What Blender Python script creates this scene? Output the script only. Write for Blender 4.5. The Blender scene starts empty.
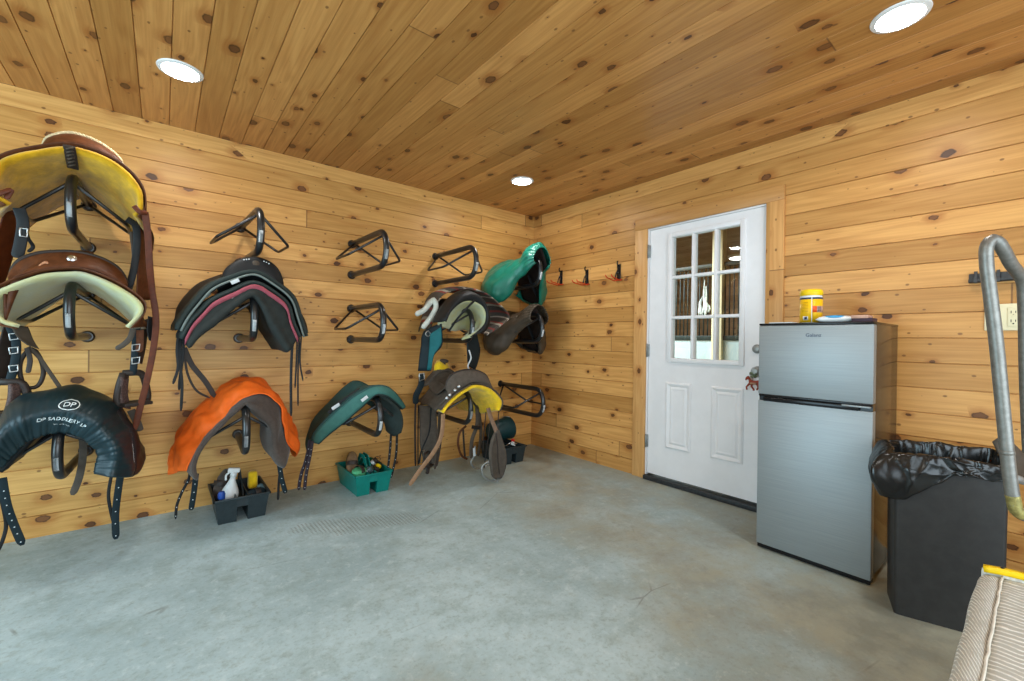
import bpy, bmesh, math, random
from mathutils import Vector, Matrix, noise
random.seed(7)
PI = math.pi
S = bpy.context.scene
COL = S.collection

# ---------------------------------------------------------------- camera
FPX = 432.15
CAM = Vector((-3.0987, -3.4810, 1.1225))
YAW, PITCH, ROLL = 0.680366, -0.001927, 0.0133
FW = Vector((math.sin(YAW)*math.cos(PITCH), math.cos(YAW)*math.cos(PITCH), math.sin(PITCH)))
RT0 = Vector((math.cos(YAW), -math.sin(YAW), 0))
UP0 = RT0.cross(FW)
RT = RT0*math.cos(ROLL) + UP0*math.sin(ROLL)
UP = -RT0*math.sin(ROLL) + UP0*math.cos(ROLL)
cd = bpy.data.cameras.new('camera'); cam = bpy.data.objects.new('camera', cd); COL.objects.link(cam)
cd.sensor_fit = 'HORIZONTAL'; cd.sensor_width = 36; cd.lens = FPX/1024*36; cd.clip_start = .02
cam.matrix_world = Matrix(((RT.x, UP.x, -FW.x, CAM.x), (RT.y, UP.y, -FW.y, CAM.y), (RT.z, UP.z, -FW.z, CAM.z), (0, 0, 0, 1)))
S.camera = cam

# ---------------------------------------------------------------- world, daylight, exposure
w = bpy.data.worlds.new('world'); S.world = w; w.use_nodes = True
w.node_tree.nodes['Background'].inputs[0].default_value = (.55, .78, 1, 1)
w.node_tree.nodes['Background'].inputs[1].default_value = 1.5
def area(name, loc, rot, sx, sy, power, color):
    l = bpy.data.lights.new(name, 'AREA'); l.shape = 'RECTANGLE'; l.size = sx; l.size_y = sy; l.energy = power; l.color = color
    o = bpy.data.objects.new(name, l); COL.objects.link(o); o.location = loc; o.rotation_euler = rot
    return o
area('daylight_side_doorway', (-5.62, -1.9, 1.15), (0, -PI/2, 0), 2.0, 2.2, 72, (.60, .88, 1))
area('daylight_front_doorway', (-2.6, -5.3, 1.25), (PI/2, 0, 0), 3.0, 2.2, 72, (.86, .96, 1))
area('daylight_in_aisle', (1.3, .9, 2.55), (0, 0, 0), 1.5, 2.5, 230, (.9, .97, 1))
S.view_settings.view_transform = 'Standard'; S.view_settings.look = 'None'
S.view_settings.gamma = 1; S.view_settings.use_curve_mapping = False
S.view_settings.exposure = 0.25
LAMP = 150.0

def P(u, v, d):
    """point where the sight line through (u, v) meets the plane d metres in front of the saddle wall"""
    r = FW + RT*((u-512)/FPX) - UP*((v-340.5)/FPX)
    return CAM + r*((-d-CAM.y)/r.y)
def PX(u, v, x):
    r = FW + RT*((u-512)/FPX) - UP*((v-340.5)/FPX)
    return CAM + r*((x-CAM.x)/r.x)
def PD(u, v, t):
    return CAM + (FW + RT*((u-512)/FPX) - UP*((v-340.5)/FPX))*t
def row(pts, d):
    return [P(p[0], p[1], p[2] if len(p) > 2 else d) for p in pts]

# ---------------------------------------------------------------- materials
class NT:
    def __init__(s, name):
        s.m = bpy.data.materials.new(name); s.m.use_nodes = True; s.t = s.m.node_tree
        s.b = s.t.nodes['Principled BSDF']
    def n(s, typ, **kw):
        nd = s.t.nodes.new(typ)
        for k, v in kw.items():
            if k[0] == '_':
                key = k[1:]
                key = int(key) if key.isdigit() else key.replace('_', ' ')
                sk = nd.inputs[key]
                if isinstance(v, bpy.types.NodeSocket): s.t.links.new(v, sk)
                else: sk.default_value = v
            else: setattr(nd, k, v)
        return nd
    def math(s, op, a, b=None, c=None, clamp=False):
        nd = s.t.nodes.new('ShaderNodeMath'); nd.operation = op; nd.use_clamp = clamp
        for i, v in enumerate((a, b, c)):
            if v is None: continue
            if isinstance(v, bpy.types.NodeSocket): s.t.links.new(v, nd.inputs[i])
            else: nd.inputs[i].default_value = v
        return nd.outputs[0]
    def mix(s, f, a, b, typ='MIX'):
        nd = s.t.nodes.new('ShaderNodeMix'); nd.data_type = 'RGBA'; nd.blend_type = typ
        for sk, v in ((nd.inputs[0], f), (nd.inputs[6], a), (nd.inputs[7], b)):
            if isinstance(v, bpy.types.NodeSocket): s.t.links.new(v, sk)
            else: sk.default_value = v if not isinstance(v, tuple) or len(v) == 4 else (*v, 1)
        return nd.outputs[2]
    def ss(s, x, lo, hi, a=0., b=1.):
        nd = s.t.nodes.new('ShaderNodeMapRange'); nd.interpolation_type = 'SMOOTHSTEP'
        s.t.links.new(x, nd.inputs[0])
        for i, v in enumerate((lo, hi, a, b)):
            if isinstance(v, bpy.types.NodeSocket): s.t.links.new(v, nd.inputs[1+i])
            else: nd.inputs[1+i].default_value = v
        return nd.outputs[0]
    def link(s, a, key): s.t.links.new(a, s.b.inputs[key])
    def bump(s, h, strength, dist=.002):
        b = s.n('ShaderNodeBump', _Strength=strength, _Distance=dist, _Height=h); s.link(b.outputs[0], 'Normal')

def srgb(r, g, b):
    f = lambda c: (c/255/12.92) if c/255 <= .04045 else ((c/255+.055)/1.055)**2.4
    return (f(r), f(g), f(b))

MATS = {}
def mat(name, col, rough=.6, metal=0., var=.12, scale=30., bump=.0, bscale=200., sheen=0., coat=0., spec=.28, col2=None):
    if name in MATS: return MATS[name]
    k = NT(name)
    tc = k.n('ShaderNodeTexCoord')
    nz = k.n('ShaderNodeTexNoise', _Vector=tc.outputs['Object'], _Scale=scale, _Detail=4., _Roughness=.6)
    f = k.ss(nz.outputs[0], .3, .7)
    a = tuple(c*(1-var) for c in col); b = col2 or tuple(min(1, c*(1+var)) for c in col)
    k.link(k.mix(f, a, b), 'Base Color')
    k.b.inputs['Roughness'].default_value = rough; k.b.inputs['Metallic'].default_value = metal
    k.b.inputs['Specular IOR Level'].default_value = spec
    if sheen: k.b.inputs['Sheen Weight'].default_value = sheen
    if coat: k.b.inputs['Coat Weight'].default_value = coat; k.b.inputs['Coat Roughness'].default_value = .15
    if bump:
        n2 = k.n('ShaderNodeTexNoise', _Vector=tc.outputs['Object'], _Scale=bscale, _Detail=3.)
        k.bump(n2.outputs[0], bump)
    MATS[name] = k.m
    return k.m
def emit(name, col, st):
    k = NT(name); k.b.inputs['Emission Color'].default_value = (*col, 1); k.b.inputs['Emission Strength'].default_value = st
    k.b.inputs['Base Color'].default_value = (.8, .8, .8, 1)
    return k.m

def pine(name, along, across, pitch, phase, base, dark, knots=1., seglen=4.6, gloss=.42):
    k = NT(name)
    geo = k.n('ShaderNodeNewGeometry')
    sp = k.n('ShaderNodeSeparateXYZ', _0=geo.outputs['Position'])
    a = sp.outputs[along]; c = sp.outputs[across]
    q = k.math('DIVIDE', k.math('SUBTRACT', c, phase), pitch)
    idx = k.math('FLOOR', q); fr = k.math('SUBTRACT', q, idx)
    wn = k.n('ShaderNodeTexWhiteNoise', noise_dimensions='1D', _W=idx)
    sg = k.math('FLOOR', k.math('ADD', k.math('DIVIDE', a, seglen), k.math('MULTIPLY', wn.outputs[0], 7.3)))
    w2 = k.n('ShaderNodeTexWhiteNoise', noise_dimensions='2D', _Vector=k.n('ShaderNodeCombineXYZ', _X=idx, _Y=sg).outputs[0])
    r1 = w2.outputs[0]
    rs = k.n('ShaderNodeSeparateColor', _0=w2.outputs[1]); r2 = rs.outputs[1]; r3 = rs.outputs[2]
    aa = k.math('ADD', a, k.math('MULTIPLY', r2, 19.))
    cy = k.math('MULTIPLY', fr, pitch)                       # metres within the board
    # knots: one candidate per cell along the board
    kv = k.n('ShaderNodeCombineXYZ', _X=k.math('DIVIDE', aa, .21), _Y=k.math('ADD', k.math('MULTIPLY', q, .92), k.math('MULTIPLY', sg, 13.)))
    vo = k.n('ShaderNodeTexVoronoi', voronoi_dimensions='2D', _Vector=kv.outputs[0], _Scale=1., _Randomness=.95)
    wob = k.n('ShaderNodeTexNoise', noise_dimensions='2D', _Vector=kv.outputs[0], _Scale=9., _Detail=2.)
    vs = k.n('ShaderNodeSeparateColor', _0=vo.outputs['Color'])
    size = k.math('SUBTRACT', k.math('MULTIPLY', k.math('POWER', k.ss(vs.outputs[0], .15, 1.), 2.6), .165*knots), .012)
    dist = k.math('ADD', vo.outputs['Distance'], k.math('MULTIPLY', k.math('SUBTRACT', wob.outputs[0], .5), .085))
    dk = k.math('DIVIDE', dist, k.math('MAXIMUM', size, .001))
    core = k.ss(dk, .75, 1.05, 1., 0.)
    ring = k.math('MULTIPLY', k.ss(dk, .55, .85), core)
    halo = k.math('MULTIPLY', k.ss(dk, .8, 3.0, 1., 0.), k.ss(size, .0, .05))
    v2 = k.n('ShaderNodeTexVoronoi', voronoi_dimensions='2D', _Vector=kv.outputs[0], _Scale=2.1, _Randomness=1.)
    v2s = k.n('ShaderNodeSeparateColor', _0=v2.outputs['Color'])
    pin = k.ss(k.math('DIVIDE', k.math('ADD', v2.outputs['Distance'], k.math('MULTIPLY', k.math('SUBTRACT', wob.outputs[0], .5), .05)), k.math('MAXIMUM', k.ss(v2s.outputs[0], .66, 1., -.01, .105), .001)), .6, 1.15, 1., 0.)
    # grain bends round the knots
    bend = k.math('MULTIPLY', k.ss(vo.outputs['Distance'], .0, .45, 1., 0.), k.math('MULTIPLY', size, .16))
    cw = k.math('ADD', cy, bend)
    g1 = k.n('ShaderNodeTexNoise', noise_dimensions='3D', _Scale=1., _Detail=5., _Roughness=.62,
             _Vector=k.n('ShaderNodeCombineXYZ', _X=k.math('MULTIPLY', aa, 2.2), _Y=k.math('MULTIPLY', cw, 85.), _Z=k.math('MULTIPLY', r3, 50.)).outputs[0])
    low = k.n('ShaderNodeTexNoise', noise_dimensions='3D', _Scale=1., _Detail=2., _Roughness=.5,
             _Vector=k.n('ShaderNodeCombineXYZ', _X=k.math('MULTIPLY', aa, .8), _Y=k.math('MULTIPLY', cw, 9.), _Z=k.math('MULTIPLY', r3, 90.)).outputs[0])
    cath = k.math('ADD', k.math('MULTIPLY', k.math('SINE', k.math('MULTIPLY', low.outputs[0], 48.)), .5), .5)
    gr = k.math('ADD', k.math('MULTIPLY', k.ss(g1.outputs[0], .34, .68), .58), k.math('MULTIPLY', cath, .42))
    lt = tuple(min(1, x) for x in base)
    colr = k.mix(k.math('MULTIPLY', gr, .58), lt, dark)
    # board to board tone
    tone = k.ss(r1, 0., 1., .80, 1.16)
    tn = k.n('ShaderNodeCombineXYZ', _X=tone, _Y=k.math('POWER', tone, 1.15), _Z=k.math('POWER', tone, 1.5))
    colr = k.mix(1., colr, tn.outputs[0], 'MULTIPLY')
    streak = k.n('ShaderNodeTexNoise', noise_dimensions='3D', _Scale=1., _Detail=2.,
             _Vector=k.n('ShaderNodeCombineXYZ', _X=k.math('MULTIPLY', aa, 1.6), _Y=k.math('MULTIPLY', cy, 18.), _Z=k.math('MULTIPLY', r2, 70.)).outputs[0])
    colr = k.mix(k.ss(streak.outputs[0], .56, .8, 0., .38), colr, (dark[0]*.95, dark[1]*.8, dark[2]*.7))
    colr = k.mix(k.math('MULTIPLY', halo, .55), colr, (dark[0]*.85, dark[1]*.62, dark[2]*.5))
    colr = k.mix(k.math('MULTIPLY', pin, .75), colr, (.15, .058, .020))
    colr = k.mix(k.math('MULTIPLY', core, .92), colr, k.mix(vs.outputs[1], (.055, .020, .009), (.19, .075, .026)))
    colr = k.mix(k.math('MULTIPLY', ring, .7), colr, (.03, .011, .006))
    # butt joint lines
    ap = k.math('ADD', k.math('DIVIDE', a, seglen), k.math('MULTIPLY', wn.outputs[0], 7.3))
    jf = k.math('ABSOLUTE', k.math('SUBTRACT', k.math('SUBTRACT', ap, k.math('FLOOR', ap)), .0008))
    colr = k.mix(k.ss(jf, .0002, .0012, .75, 0.), colr, (.12, .05, .02))
    k.link(colr, 'Base Color')
    k.b.inputs['Roughness'].default_value = gloss
    k.b.inputs['Specular IOR Level'].default_value = .28
    k.bump(k.math('SUBTRACT', g1.outputs[0], k.math('MULTIPLY', core, .8)), .12, .002)
    return k.m

PITCH_B = .13
PINE = (.68, .375, .115); PINED = (.42, .178, .036)
M_back = pine('pine_back', 'X', 'Z', PITCH_B, .12, PINE, PINED)
M_right = pine('pine_right', 'Y', 'Z', PITCH_B, .12, (.63, .325, .098), (.38, .155, .034))
M_ceil = pine('pine_ceiling', 'Y', 'X', .129, -3.722+.129*40, (.58, .285, .085), (.33, .125, .028), 1.15, 4.3, .34)
M_trim_v = pine('pine_trim_upright', 'Z', 'Y', .13, -1.43, (.60, .32, .11), (.42, .18, .05), .8, 4.)
M_trim_h = pine('pine_trim_head', 'Y', 'Z', .2, 2.0, (.58, .30, .10), (.42, .18, .05), .8, 4.)
M_aisle_w = pine('pine_aisle', 'Y', 'Z', .14, .0, (.40, .24, .12), (.25, .13, .06))

def concrete():
    k = NT('concrete')
    geo = k.n('ShaderNodeNewGeometry'); p = geo.outputs['Position']
    n1 = k.n('ShaderNodeTexNoise', _Vector=p, _Scale=1.3, _Detail=6., _Roughness=.62)
    n2 = k.n('ShaderNodeTexNoise', _Vector=p, _Scale=5., _Detail=10., _Roughness=.72)
    n3 = k.n('ShaderNodeTexNoise', _Vector=p, _Scale=60., _Detail=4., _Roughness=.7)
    c = k.mix(k.ss(n1.outputs[0], .35, .68), (.30, .40, .425), (.43, .545, .575))
    c = k.mix(k.ss(n2.outputs[0], .46, .68, 0., .6), c, (.245, .305, .29))
    c = k.mix(k.ss(n2.outputs[0], .30, .46, .5, 0.), c, (.52, .63, .65))
    c = k.mix(k.ss(n3.outputs[0], .5, .72, 0., .55), c, (.23, .28, .275))
    n4 = k.n('ShaderNodeTexNoise', _Vector=p, _Scale=17., _Detail=6., _Roughness=.75)
    c = k.mix(k.ss(n4.outputs[0], .52, .66, 0., .5), c, (.255, .295, .27))
    c = k.mix(k.ss(n4.outputs[0], .34, .46, .45, 0.), c, (.54, .64, .66))
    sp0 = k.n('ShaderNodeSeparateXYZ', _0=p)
    shade_bias = k.math('ADD', k.ss(sp0.outputs[0], -2.6, -.3, 0., .30), k.ss(sp0.outputs[1], -3.4, -1.6, .10, 0.))  # brown stains thicken rightward and nearer, also painting in shade and warm light
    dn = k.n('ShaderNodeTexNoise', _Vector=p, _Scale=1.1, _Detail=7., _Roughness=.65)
    dirt_shade = k.ss(k.math('ADD', dn.outputs[0], shade_bias), .56, .90, 0., .80)
    c = k.mix(dirt_shade, c, k.mix(k.ss(n2.outputs[0], .35, .65), (.22, .195, .125), (.36, .335, .235)))
    # worn scuffs: thin dark scratches
    vv = k.n('ShaderNodeTexVoronoi', feature='DISTANCE_TO_EDGE', _Vector=k.n('ShaderNodeMapping', _Vector=p, _Scale=(.9, 1.5, 1.)).outputs[0], _Scale=1.1)
    msk = k.n('ShaderNodeTexNoise', _Vector=p, _Scale=2.3, _Detail=3.)
    c = k.mix(k.math('MULTIPLY', k.ss(vv.outputs[0], .002, .007, .5, 0.), k.ss(msk.outputs[0], .56, .66)), c, (.13, .12, .095))
    # diamond-tread prints left on the slab near the saddle wall
    sp = k.n('ShaderNodeSeparateXYZ', _0=p)
    x = sp.outputs[0]; y = sp.outputs[1]
    u = k.math('SINE', k.math('MULTIPLY', k.math('ADD', x, k.math('MULTIPLY', y, 1.0)), 150.))
    v = k.math('SINE', k.math('MULTIPLY', k.math('SUBTRACT', x, k.math('MULTIPLY', y, 1.0)), 150.))
    tr = k.ss(k.math('MULTIPLY', u, v), .0, .5)
    dx = k.math('DIVIDE', k.math('SUBTRACT', x, -2.16), .34); dy = k.math('DIVIDE', k.math('SUBTRACT', k.math('ADD', y, k.math('MULTIPLY', x, .35)), -1.64), .13)
    el = k.math('ADD', k.math('MULTIPLY', dx, dx), k.math('MULTIPLY', dy, dy))
    el = k.math('ADD', el, k.math('MULTIPLY', k.math('SUBTRACT', n2.outputs[0], .5), 5.))
    c = k.mix(k.math('MULTIPLY', tr, k.ss(el, .5, 1.2, .75, 0.)), c, (.17, .165, .13))
    k.link(c, 'Base Color')
    k.link(k.ss(n2.outputs[0], .35, .65, .52, .72), 'Roughness')
    k.bump(k.math('ADD', n3.outputs[0], n2.outputs[0]), .25, .003)
    return k.m
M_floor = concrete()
L_ = mat
M_black = L_('black_powder_coat', (.012, .013, .014), .28, var=.05, spec=.6)
M_rod = L_('black_rod', (.014, .014, .015), .32, var=.05, spec=.6)
M_white_label = L_('white_label', (.62, .66, .68), .5, var=.05)
M_dark_leather = L_('dark_leather', (.035, .026, .022), .5, bump=.2, bscale=150)
M_black_leather = L_('black_leather', (.011, .012, .013), .55, bump=.2, bscale=150)
M_brown = L_('brown_leather', srgb(88, 48, 24), .5, var=.25, bump=.25, bscale=140)
M_rust = L_('red_brown_leather', srgb(92, 42, 18), .5, var=.2, bump=.2)
M_oil = L_('oiled_leather', srgb(72, 62, 52), .6, var=.15, bump=.25, bscale=120)
M_grey_leather = L_('grey_brown_suede', srgb(82, 74, 66), .8, var=.15, bump=.2)
M_tan = L_('tan_strap', srgb(150, 116, 88), .6, var=.15)
M_yfleece = L_('yellow_fleece', srgb(196, 148, 12), .95, var=.22, scale=16, bump=.7, bscale=90, sheen=.3)
M_cfleece = L_('cream_fleece', srgb(205, 200, 140), .95, var=.10, scale=9, bump=.7, bscale=90, sheen=.3, col2=srgb(184, 188, 158))
M_wfleece = L_('white_fleece', srgb(205, 210, 200), .95, var=.08, scale=30, bump=1., bscale=120, sheen=.3)
M_bfleece = L_('bright_yellow_fleece', srgb(238, 196, 30), .95, var=.15, scale=20, bump=.7, bscale=90, sheen=.3)
M_cover = L_('dark_teal_nylon', srgb(20, 42, 48), .42, var=.12, scale=12, bump=.12, bscale=60, spec=.4)
M_gusset = L_('black_brown_nylon', srgb(36, 32, 34), .45, var=.1)
M_print = L_('white_print', (.72, .78, .78), .5, var=.03)
M_orange = L_('orange_nylon', srgb(238, 104, 28), .6, var=.06, bump=.2, bscale=80)
M_felt = L_('brown_felt', srgb(76, 66, 60), .95, var=.14, scale=60, bump=.5, bscale=200, sheen=.2)
M_tealsad = L_('green_grey_suede', srgb(42, 74, 72), .75, var=.10, bump=.2)
M_tealrim = L_('pale_teal_edge', srgb(60, 106, 98), .7, var=.08)
M_darkpanel = L_('dark_panel_cloth', srgb(42, 52, 50), .75, var=.12, bump=.3, bscale=90)
M_pink = L_('dusky_pink_trim', srgb(150, 72, 84), .7, var=.1)
M_greytrim = L_('grey_trim', srgb(110, 120, 116), .7, var=.1)
M_green = L_('green_cover_nylon', srgb(8, 112, 92), .38, var=.12, scale=10, bump=.1, bscale=60, spec=.6)
M_olive = L_('olive_brown_waxed', srgb(70, 60, 48), .5, var=.15, scale=12, bump=.1, bscale=60)
M_inside = L_('dark_brown_lining', srgb(40, 30, 26), .8, var=.15)
M_tealnyl = L_('teal_nylon', srgb(18, 92, 96), .6, var=.1, bump=.15)
M_navy = L_('blue_black_nylon', srgb(16, 32, 38), .6, var=.1, bump=.15)
M_steel = L_('steel', (.55, .56, .56), .3, 1., var=.05)
M_tote_black = L_('black_plastic', (.022, .032, .036), .42, var=.15, scale=40)
M_tote_green = L_('green_plastic', srgb(12, 118, 108), .4, var=.1, scale=20)
M_white_pl = L_('white_plastic', (.74, .77, .77), .35, var=.03)
M_bluecap = L_('blue_plastic', srgb(30, 70, 150), .4, var=.05)
M_yel_pl = L_('yellow_plastic', srgb(240, 200, 20), .4, var=.05)
M_bristle = L_('brown_bristle', srgb(74, 66, 58), .9, var=.3, scale=80, bump=.8, bscale=300)
M_brushwood = L_('brush_wood', srgb(110, 84, 56), .5, var=.2)
M_mint = L_('mint_sponge', srgb(84, 170, 122), .8, var=.15)
M_grey_pl = L_('grey_plastic', srgb(80, 100, 104), .4, var=.1)
M_blkplas = L_('glossy_black_plastic', (.008, .008, .009), .22, var=.05)
M_fr_side = L_('fridge_side_black', (.022, .020, .018), .2, var=.05, spec=.7)
def brushed():
    k = NT('brushed_silver')
    tc = k.n('ShaderNodeTexCoord')
    mp = k.n('ShaderNodeMapping', _Vector=tc.outputs['Object'], _Scale=(3, 3, 260))
    nz = k.n('ShaderNodeTexNoise', _Vector=mp.outputs[0], _Scale=1.5, _Detail=3.)
    k.link(k.mix(k.ss(nz.outputs[0], .3, .7), (.30, .33, .34), (.34, .37, .38)), 'Base Color')
    k.b.inputs['Metallic'].default_value = .6; k.b.inputs['Roughness'].default_value = .52
    k.bump(nz.outputs[0], .04, .001)
    return k.m
M_silver = brushed()
M_tube = L_('grey_hammered_steel', (.23, .225, .205), .45, .6, var=.15, scale=60)
M_tubewear = L_('yellowed_worn_paint', (.30, .26, .09), .45, .4, var=.35, scale=60)
M_canpl = L_('charcoal_plastic', (.030, .028, .026), .48, var=.12, scale=25)
M_bag = L_('black_bag_film', (.008, .0085, .0085), .24, var=.05, spec=.5)
M_doorw = L_('white_door_paint', (.80, .785, .79), .38, var=.025, scale=7)
M_grey_metal = L_('satin_grey_metal', (.30, .31, .30), .5, .6)
M_thr = L_('dark_threshold', (.030, .032, .034), .5, var=.3, scale=50)
M_cream = L_('cream_plastic', srgb(226, 214, 176), .4, var=.02)
M_darkslot = L_('dark_slot', (.01, .01, .01), .6)
M_rail = L_('dark_rail', (.055, .055, .055), .45, .3)
M_red = L_('red_rubber_coat', srgb(206, 62, 28), .5, var=.08)
M_horse = L_('red_brown_wood', srgb(134, 48, 22), .5, var=.15)
M_leaf = L_('dull_green_leaf', srgb(96, 104, 78), .7, var=.3, scale=60)
M_cantin = L_('yellow_label', srgb(238, 186, 22), .4, var=.03)
M_redlab = L_('orange_red_print', srgb(224, 84, 24), .4)
M_navyp = L_('navy_print', srgb(44, 56, 84), .4)
M_bluepk = L_('blue_print', srgb(60, 160, 215), .35, var=.1)
M_purple = L_('plum_card', srgb(64, 44, 58), .5)
M_pinkcard = L_('pale_pink_card', srgb(190, 150, 130), .6)
M_kick = L_('white_kick_panel', (.46, .58, .60), .5, var=.04)
M_post = L_('cream_post', srgb(236, 226, 186), .6, var=.05)
M_bars = L_('dark_green_bars', srgb(48, 58, 56), .4)
M_patt = L_('white_scrap', (.75, .80, .78), .7)
M_lamp = emit('lamp_glow', (1., .985, .95), LAMP)
M_lamp2 = emit('aisle_lamp_glow', (1., .98, .94), 14)
M_ring = L_('white_lamp_trim', (.8, .8, .78), .4, var=.02)
def glass():
    k = NT('window_glass')
    tr = k.n('ShaderNodeBsdfTransparent', _Color=(.93, .97, .96, 1)); gl = k.n('ShaderNodeBsdfGlossy', _Roughness=.02)
    mx = k.n('ShaderNodeMixShader', _0=.06, _1=tr.outputs[0], _2=gl.outputs[0])
    k.t.links.new(mx.outputs[0], k.t.nodes['Material Output'].inputs[0])
    return k.m
M_glass = glass()
def striped_wool():
    k = NT('striped_wool')
    tc = k.n('ShaderNodeUVMap')
    sp = k.n('ShaderNodeSeparateXYZ', _0=tc.outputs[0])
    cr = k.n('ShaderNodeValToRGB', _0=k.math('FRACT', k.math('MULTIPLY', sp.outputs[0], 5.)))
    e = cr.color_ramp; e.interpolation = 'CONSTANT'
    cols = [(0, (78, 70, 60)), (.2, (140, 62, 50)), (.28, (150, 145, 130)), (.38, (64, 60, 54)), (.6, (120, 52, 46)), (.68, (70, 66, 60)), (.86, (170, 160, 146)), (.93, (84, 72, 62))]
    while len(e.elements) < len(cols): e.elements.new(.5)
    for el, (p_, c_) in zip(e.elements, cols): el.position = p_; el.color = (*srgb(*c_), 1)
    k.link(cr.outputs[0], 'Base Color'); k.b.inputs['Roughness'].default_value = .95
    nz = k.n('ShaderNodeTexNoise', _Vector=k.n('ShaderNodeTexCoord').outputs['Object'], _Scale=260.)
    k.bump(nz.outputs[0], .5)
    return k.m
M_wool = striped_wool()
def corded(name, ang):
    k = NT(name)
    p = k.n('ShaderNodeNewGeometry').outputs['Position']
    sp = k.n('ShaderNodeSeparateXYZ', _0=p)
    nz = k.n('ShaderNodeTexNoise', _Vector=p, _Scale=7., _Detail=2.)
    n2 = k.n('ShaderNodeTexNoise', _Vector=p, _Scale=40., _Detail=2.)
    ph = k.math('ADD', sp.outputs[0], k.math('MULTIPLY', sp.outputs[1], ang))
    ph = k.math('ADD', k.math('MULTIPLY', ph, 50.), k.math('MULTIPLY', nz.outputs[0], 2.6))
    f = k.math('FRACT', k.math('ADD', ph, k.math('MULTIPLY', n2.outputs[0], .5)))
    ln = k.ss(k.math('ABSOLUTE', k.math('SUBTRACT', f, .5)), .08, .24, 1., 0.)
    ln = k.math('MULTIPLY', ln, k.ss(n2.outputs[0], .3, .55, .35, 1.))
    c = k.mix(ln, (.43, .42, .375), (.80, .79, .74))
    k.link(c, 'Base Color'); k.b.inputs['Roughness'].default_value = .9
    k.bump(ln, .6, .004)
    return k.m
M_cordA = corded('corded_cloth', -.1)
M_cordB = corded('corded_cloth_slant', -3.4)
M_cordseam = L_('pale_cord', (.64, .60, .52), .9, var=.1)

# ---------------------------------------------------------------- mesh helpers
def tag(o, label=None, cat=None, group=None, kind=None):
    if label: o['label'] = label
    if cat: o['category'] = cat
    if group: o['group'] = group
    if kind: o['kind'] = kind
    return o
def empty(name, loc, label=None, cat=None, group=None, rz=0):
    o = bpy.data.objects.new(name, None); COL.objects.link(o); o.location = loc; o.rotation_euler = (0, 0, rz)
    o.empty_display_size = .05
    return tag(o, label, cat, group)
def rootloc(o):
    while o.parent: o = o.parent
    return o
def finish(name, bm, m, parent=None, base=None, smooth=True, local=False, recalc=True):
    """link one mesh object; vertices are given in world metres unless local"""
    if recalc: bmesh.ops.recalc_face_normals(bm, faces=bm.faces)
    me = bpy.data.meshes.new(name)
    off = Vector((0, 0, 0))
    if parent is not None and not local:
        off = Vector(rootloc(parent).location)
    elif base is not None: off = Vector(base)
    if off.length: bmesh.ops.translate(bm, verts=bm.verts, vec=-off)
    bm.to_mesh(me); bm.free()
    for ms in (m if isinstance(m, (list, tuple)) else [m]): me.materials.append(ms)
    for p in me.polygons: p.use_smooth = smooth
    o = bpy.data.objects.new(name, me); COL.objects.link(o)
    if parent is not None: o.parent = parent
    elif base is not None: o.location = base
    return o
def sharp(o, deg=35):
    me = o.data
    me.set_sharp_from_angle(angle=math.radians(deg))
    return o
def box_bm(bm, lo, hi, bev=0., rot=None, taper=None, seg=2):
    r = bmesh.ops.create_cube(bm, size=1.); vs = r['verts']
    lo, hi = Vector(lo), Vector(hi); c = (lo+hi)/2; s = hi-lo
    for v in vs:
        v.co = Vector((v.co.x*s.x, v.co.y*s.y, v.co.z*s.z))
        if taper and v.co.z < 0: v.co.x *= taper; v.co.y *= taper
        if rot: v.co = rot @ v.co
        v.co += c
    if bev:
        es = list({e for v in vs for e in v.link_edges})
        bmesh.ops.bevel(bm, geom=es, offset=bev, segments=seg, affect='EDGES', profile=.5)
def box(name, lo, hi, m, parent=None, bev=0., base=None, rot=None, local=False):
    bm = bmesh.new(); box_bm(bm, lo, hi, bev, rot)
    return sharp(finish(name, bm, m, parent, base, True, local))
def catmull(pts, n, closed=False):
    pts = [Vector(p) for p in pts]
    if len(pts) == 2 and not closed: return [pts[0].lerp(pts[1], i/(n-1)) for i in range(n)]
    N = len(pts)
    def g(i):
        if closed: return pts[i % N]
        if i < 0: return pts[0]*2-pts[1]
        if i >= N: return pts[-1]*2-pts[-2]
        return pts[i]
    segs = N if closed else N-1
    dense = []
    for i in range(segs):
        a, b, c, d = g(i-1), g(i), g(i+1), g(i+2)
        t0 = 0; t1 = t0+max((b-a).length, 1e-5)**.5; t2 = t1+max((c-b).length, 1e-5)**.5; t3 = t2+max((d-c).length, 1e-5)**.5
        for j in range(12):
            t = t1+(t2-t1)*j/12
            A1 = a*((t1-t)/(t1-t0))+b*((t-t0)/(t1-t0)); A2 = b*((t2-t)/(t2-t1))+c*((t-t1)/(t2-t1)); A3 = c*((t3-t)/(t3-t2))+d*((t-t2)/(t3-t2))
            B1 = A1*((t2-t)/(t2-t0))+A2*((t-t0)/(t2-t0)); B2 = A2*((t3-t)/(t3-t1))+A3*((t-t1)/(t3-t1))
            dense.append(B1*((t2-t)/(t2-t1))+B2*((t-t1)/(t2-t1)))
    dense.append(g(segs) if not closed else pts[0])
    L = [0]
    for i in range(1, len(dense)): L.append(L[-1]+(dense[i]-dense[i-1]).length)
    out = []; j = 0; m = n if not closed else n+1
    for i in range(m):
        t = L[-1]*i/(m-1)
        while j < len(L)-2 and L[j+1] < t: j += 1
        sgl = L[j+1]-L[j]
        out.append(dense[j].lerp(dense[j+1], (t-L[j])/sgl if sgl > 1e-9 else 0))
    return out[:-1] if closed else out
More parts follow.
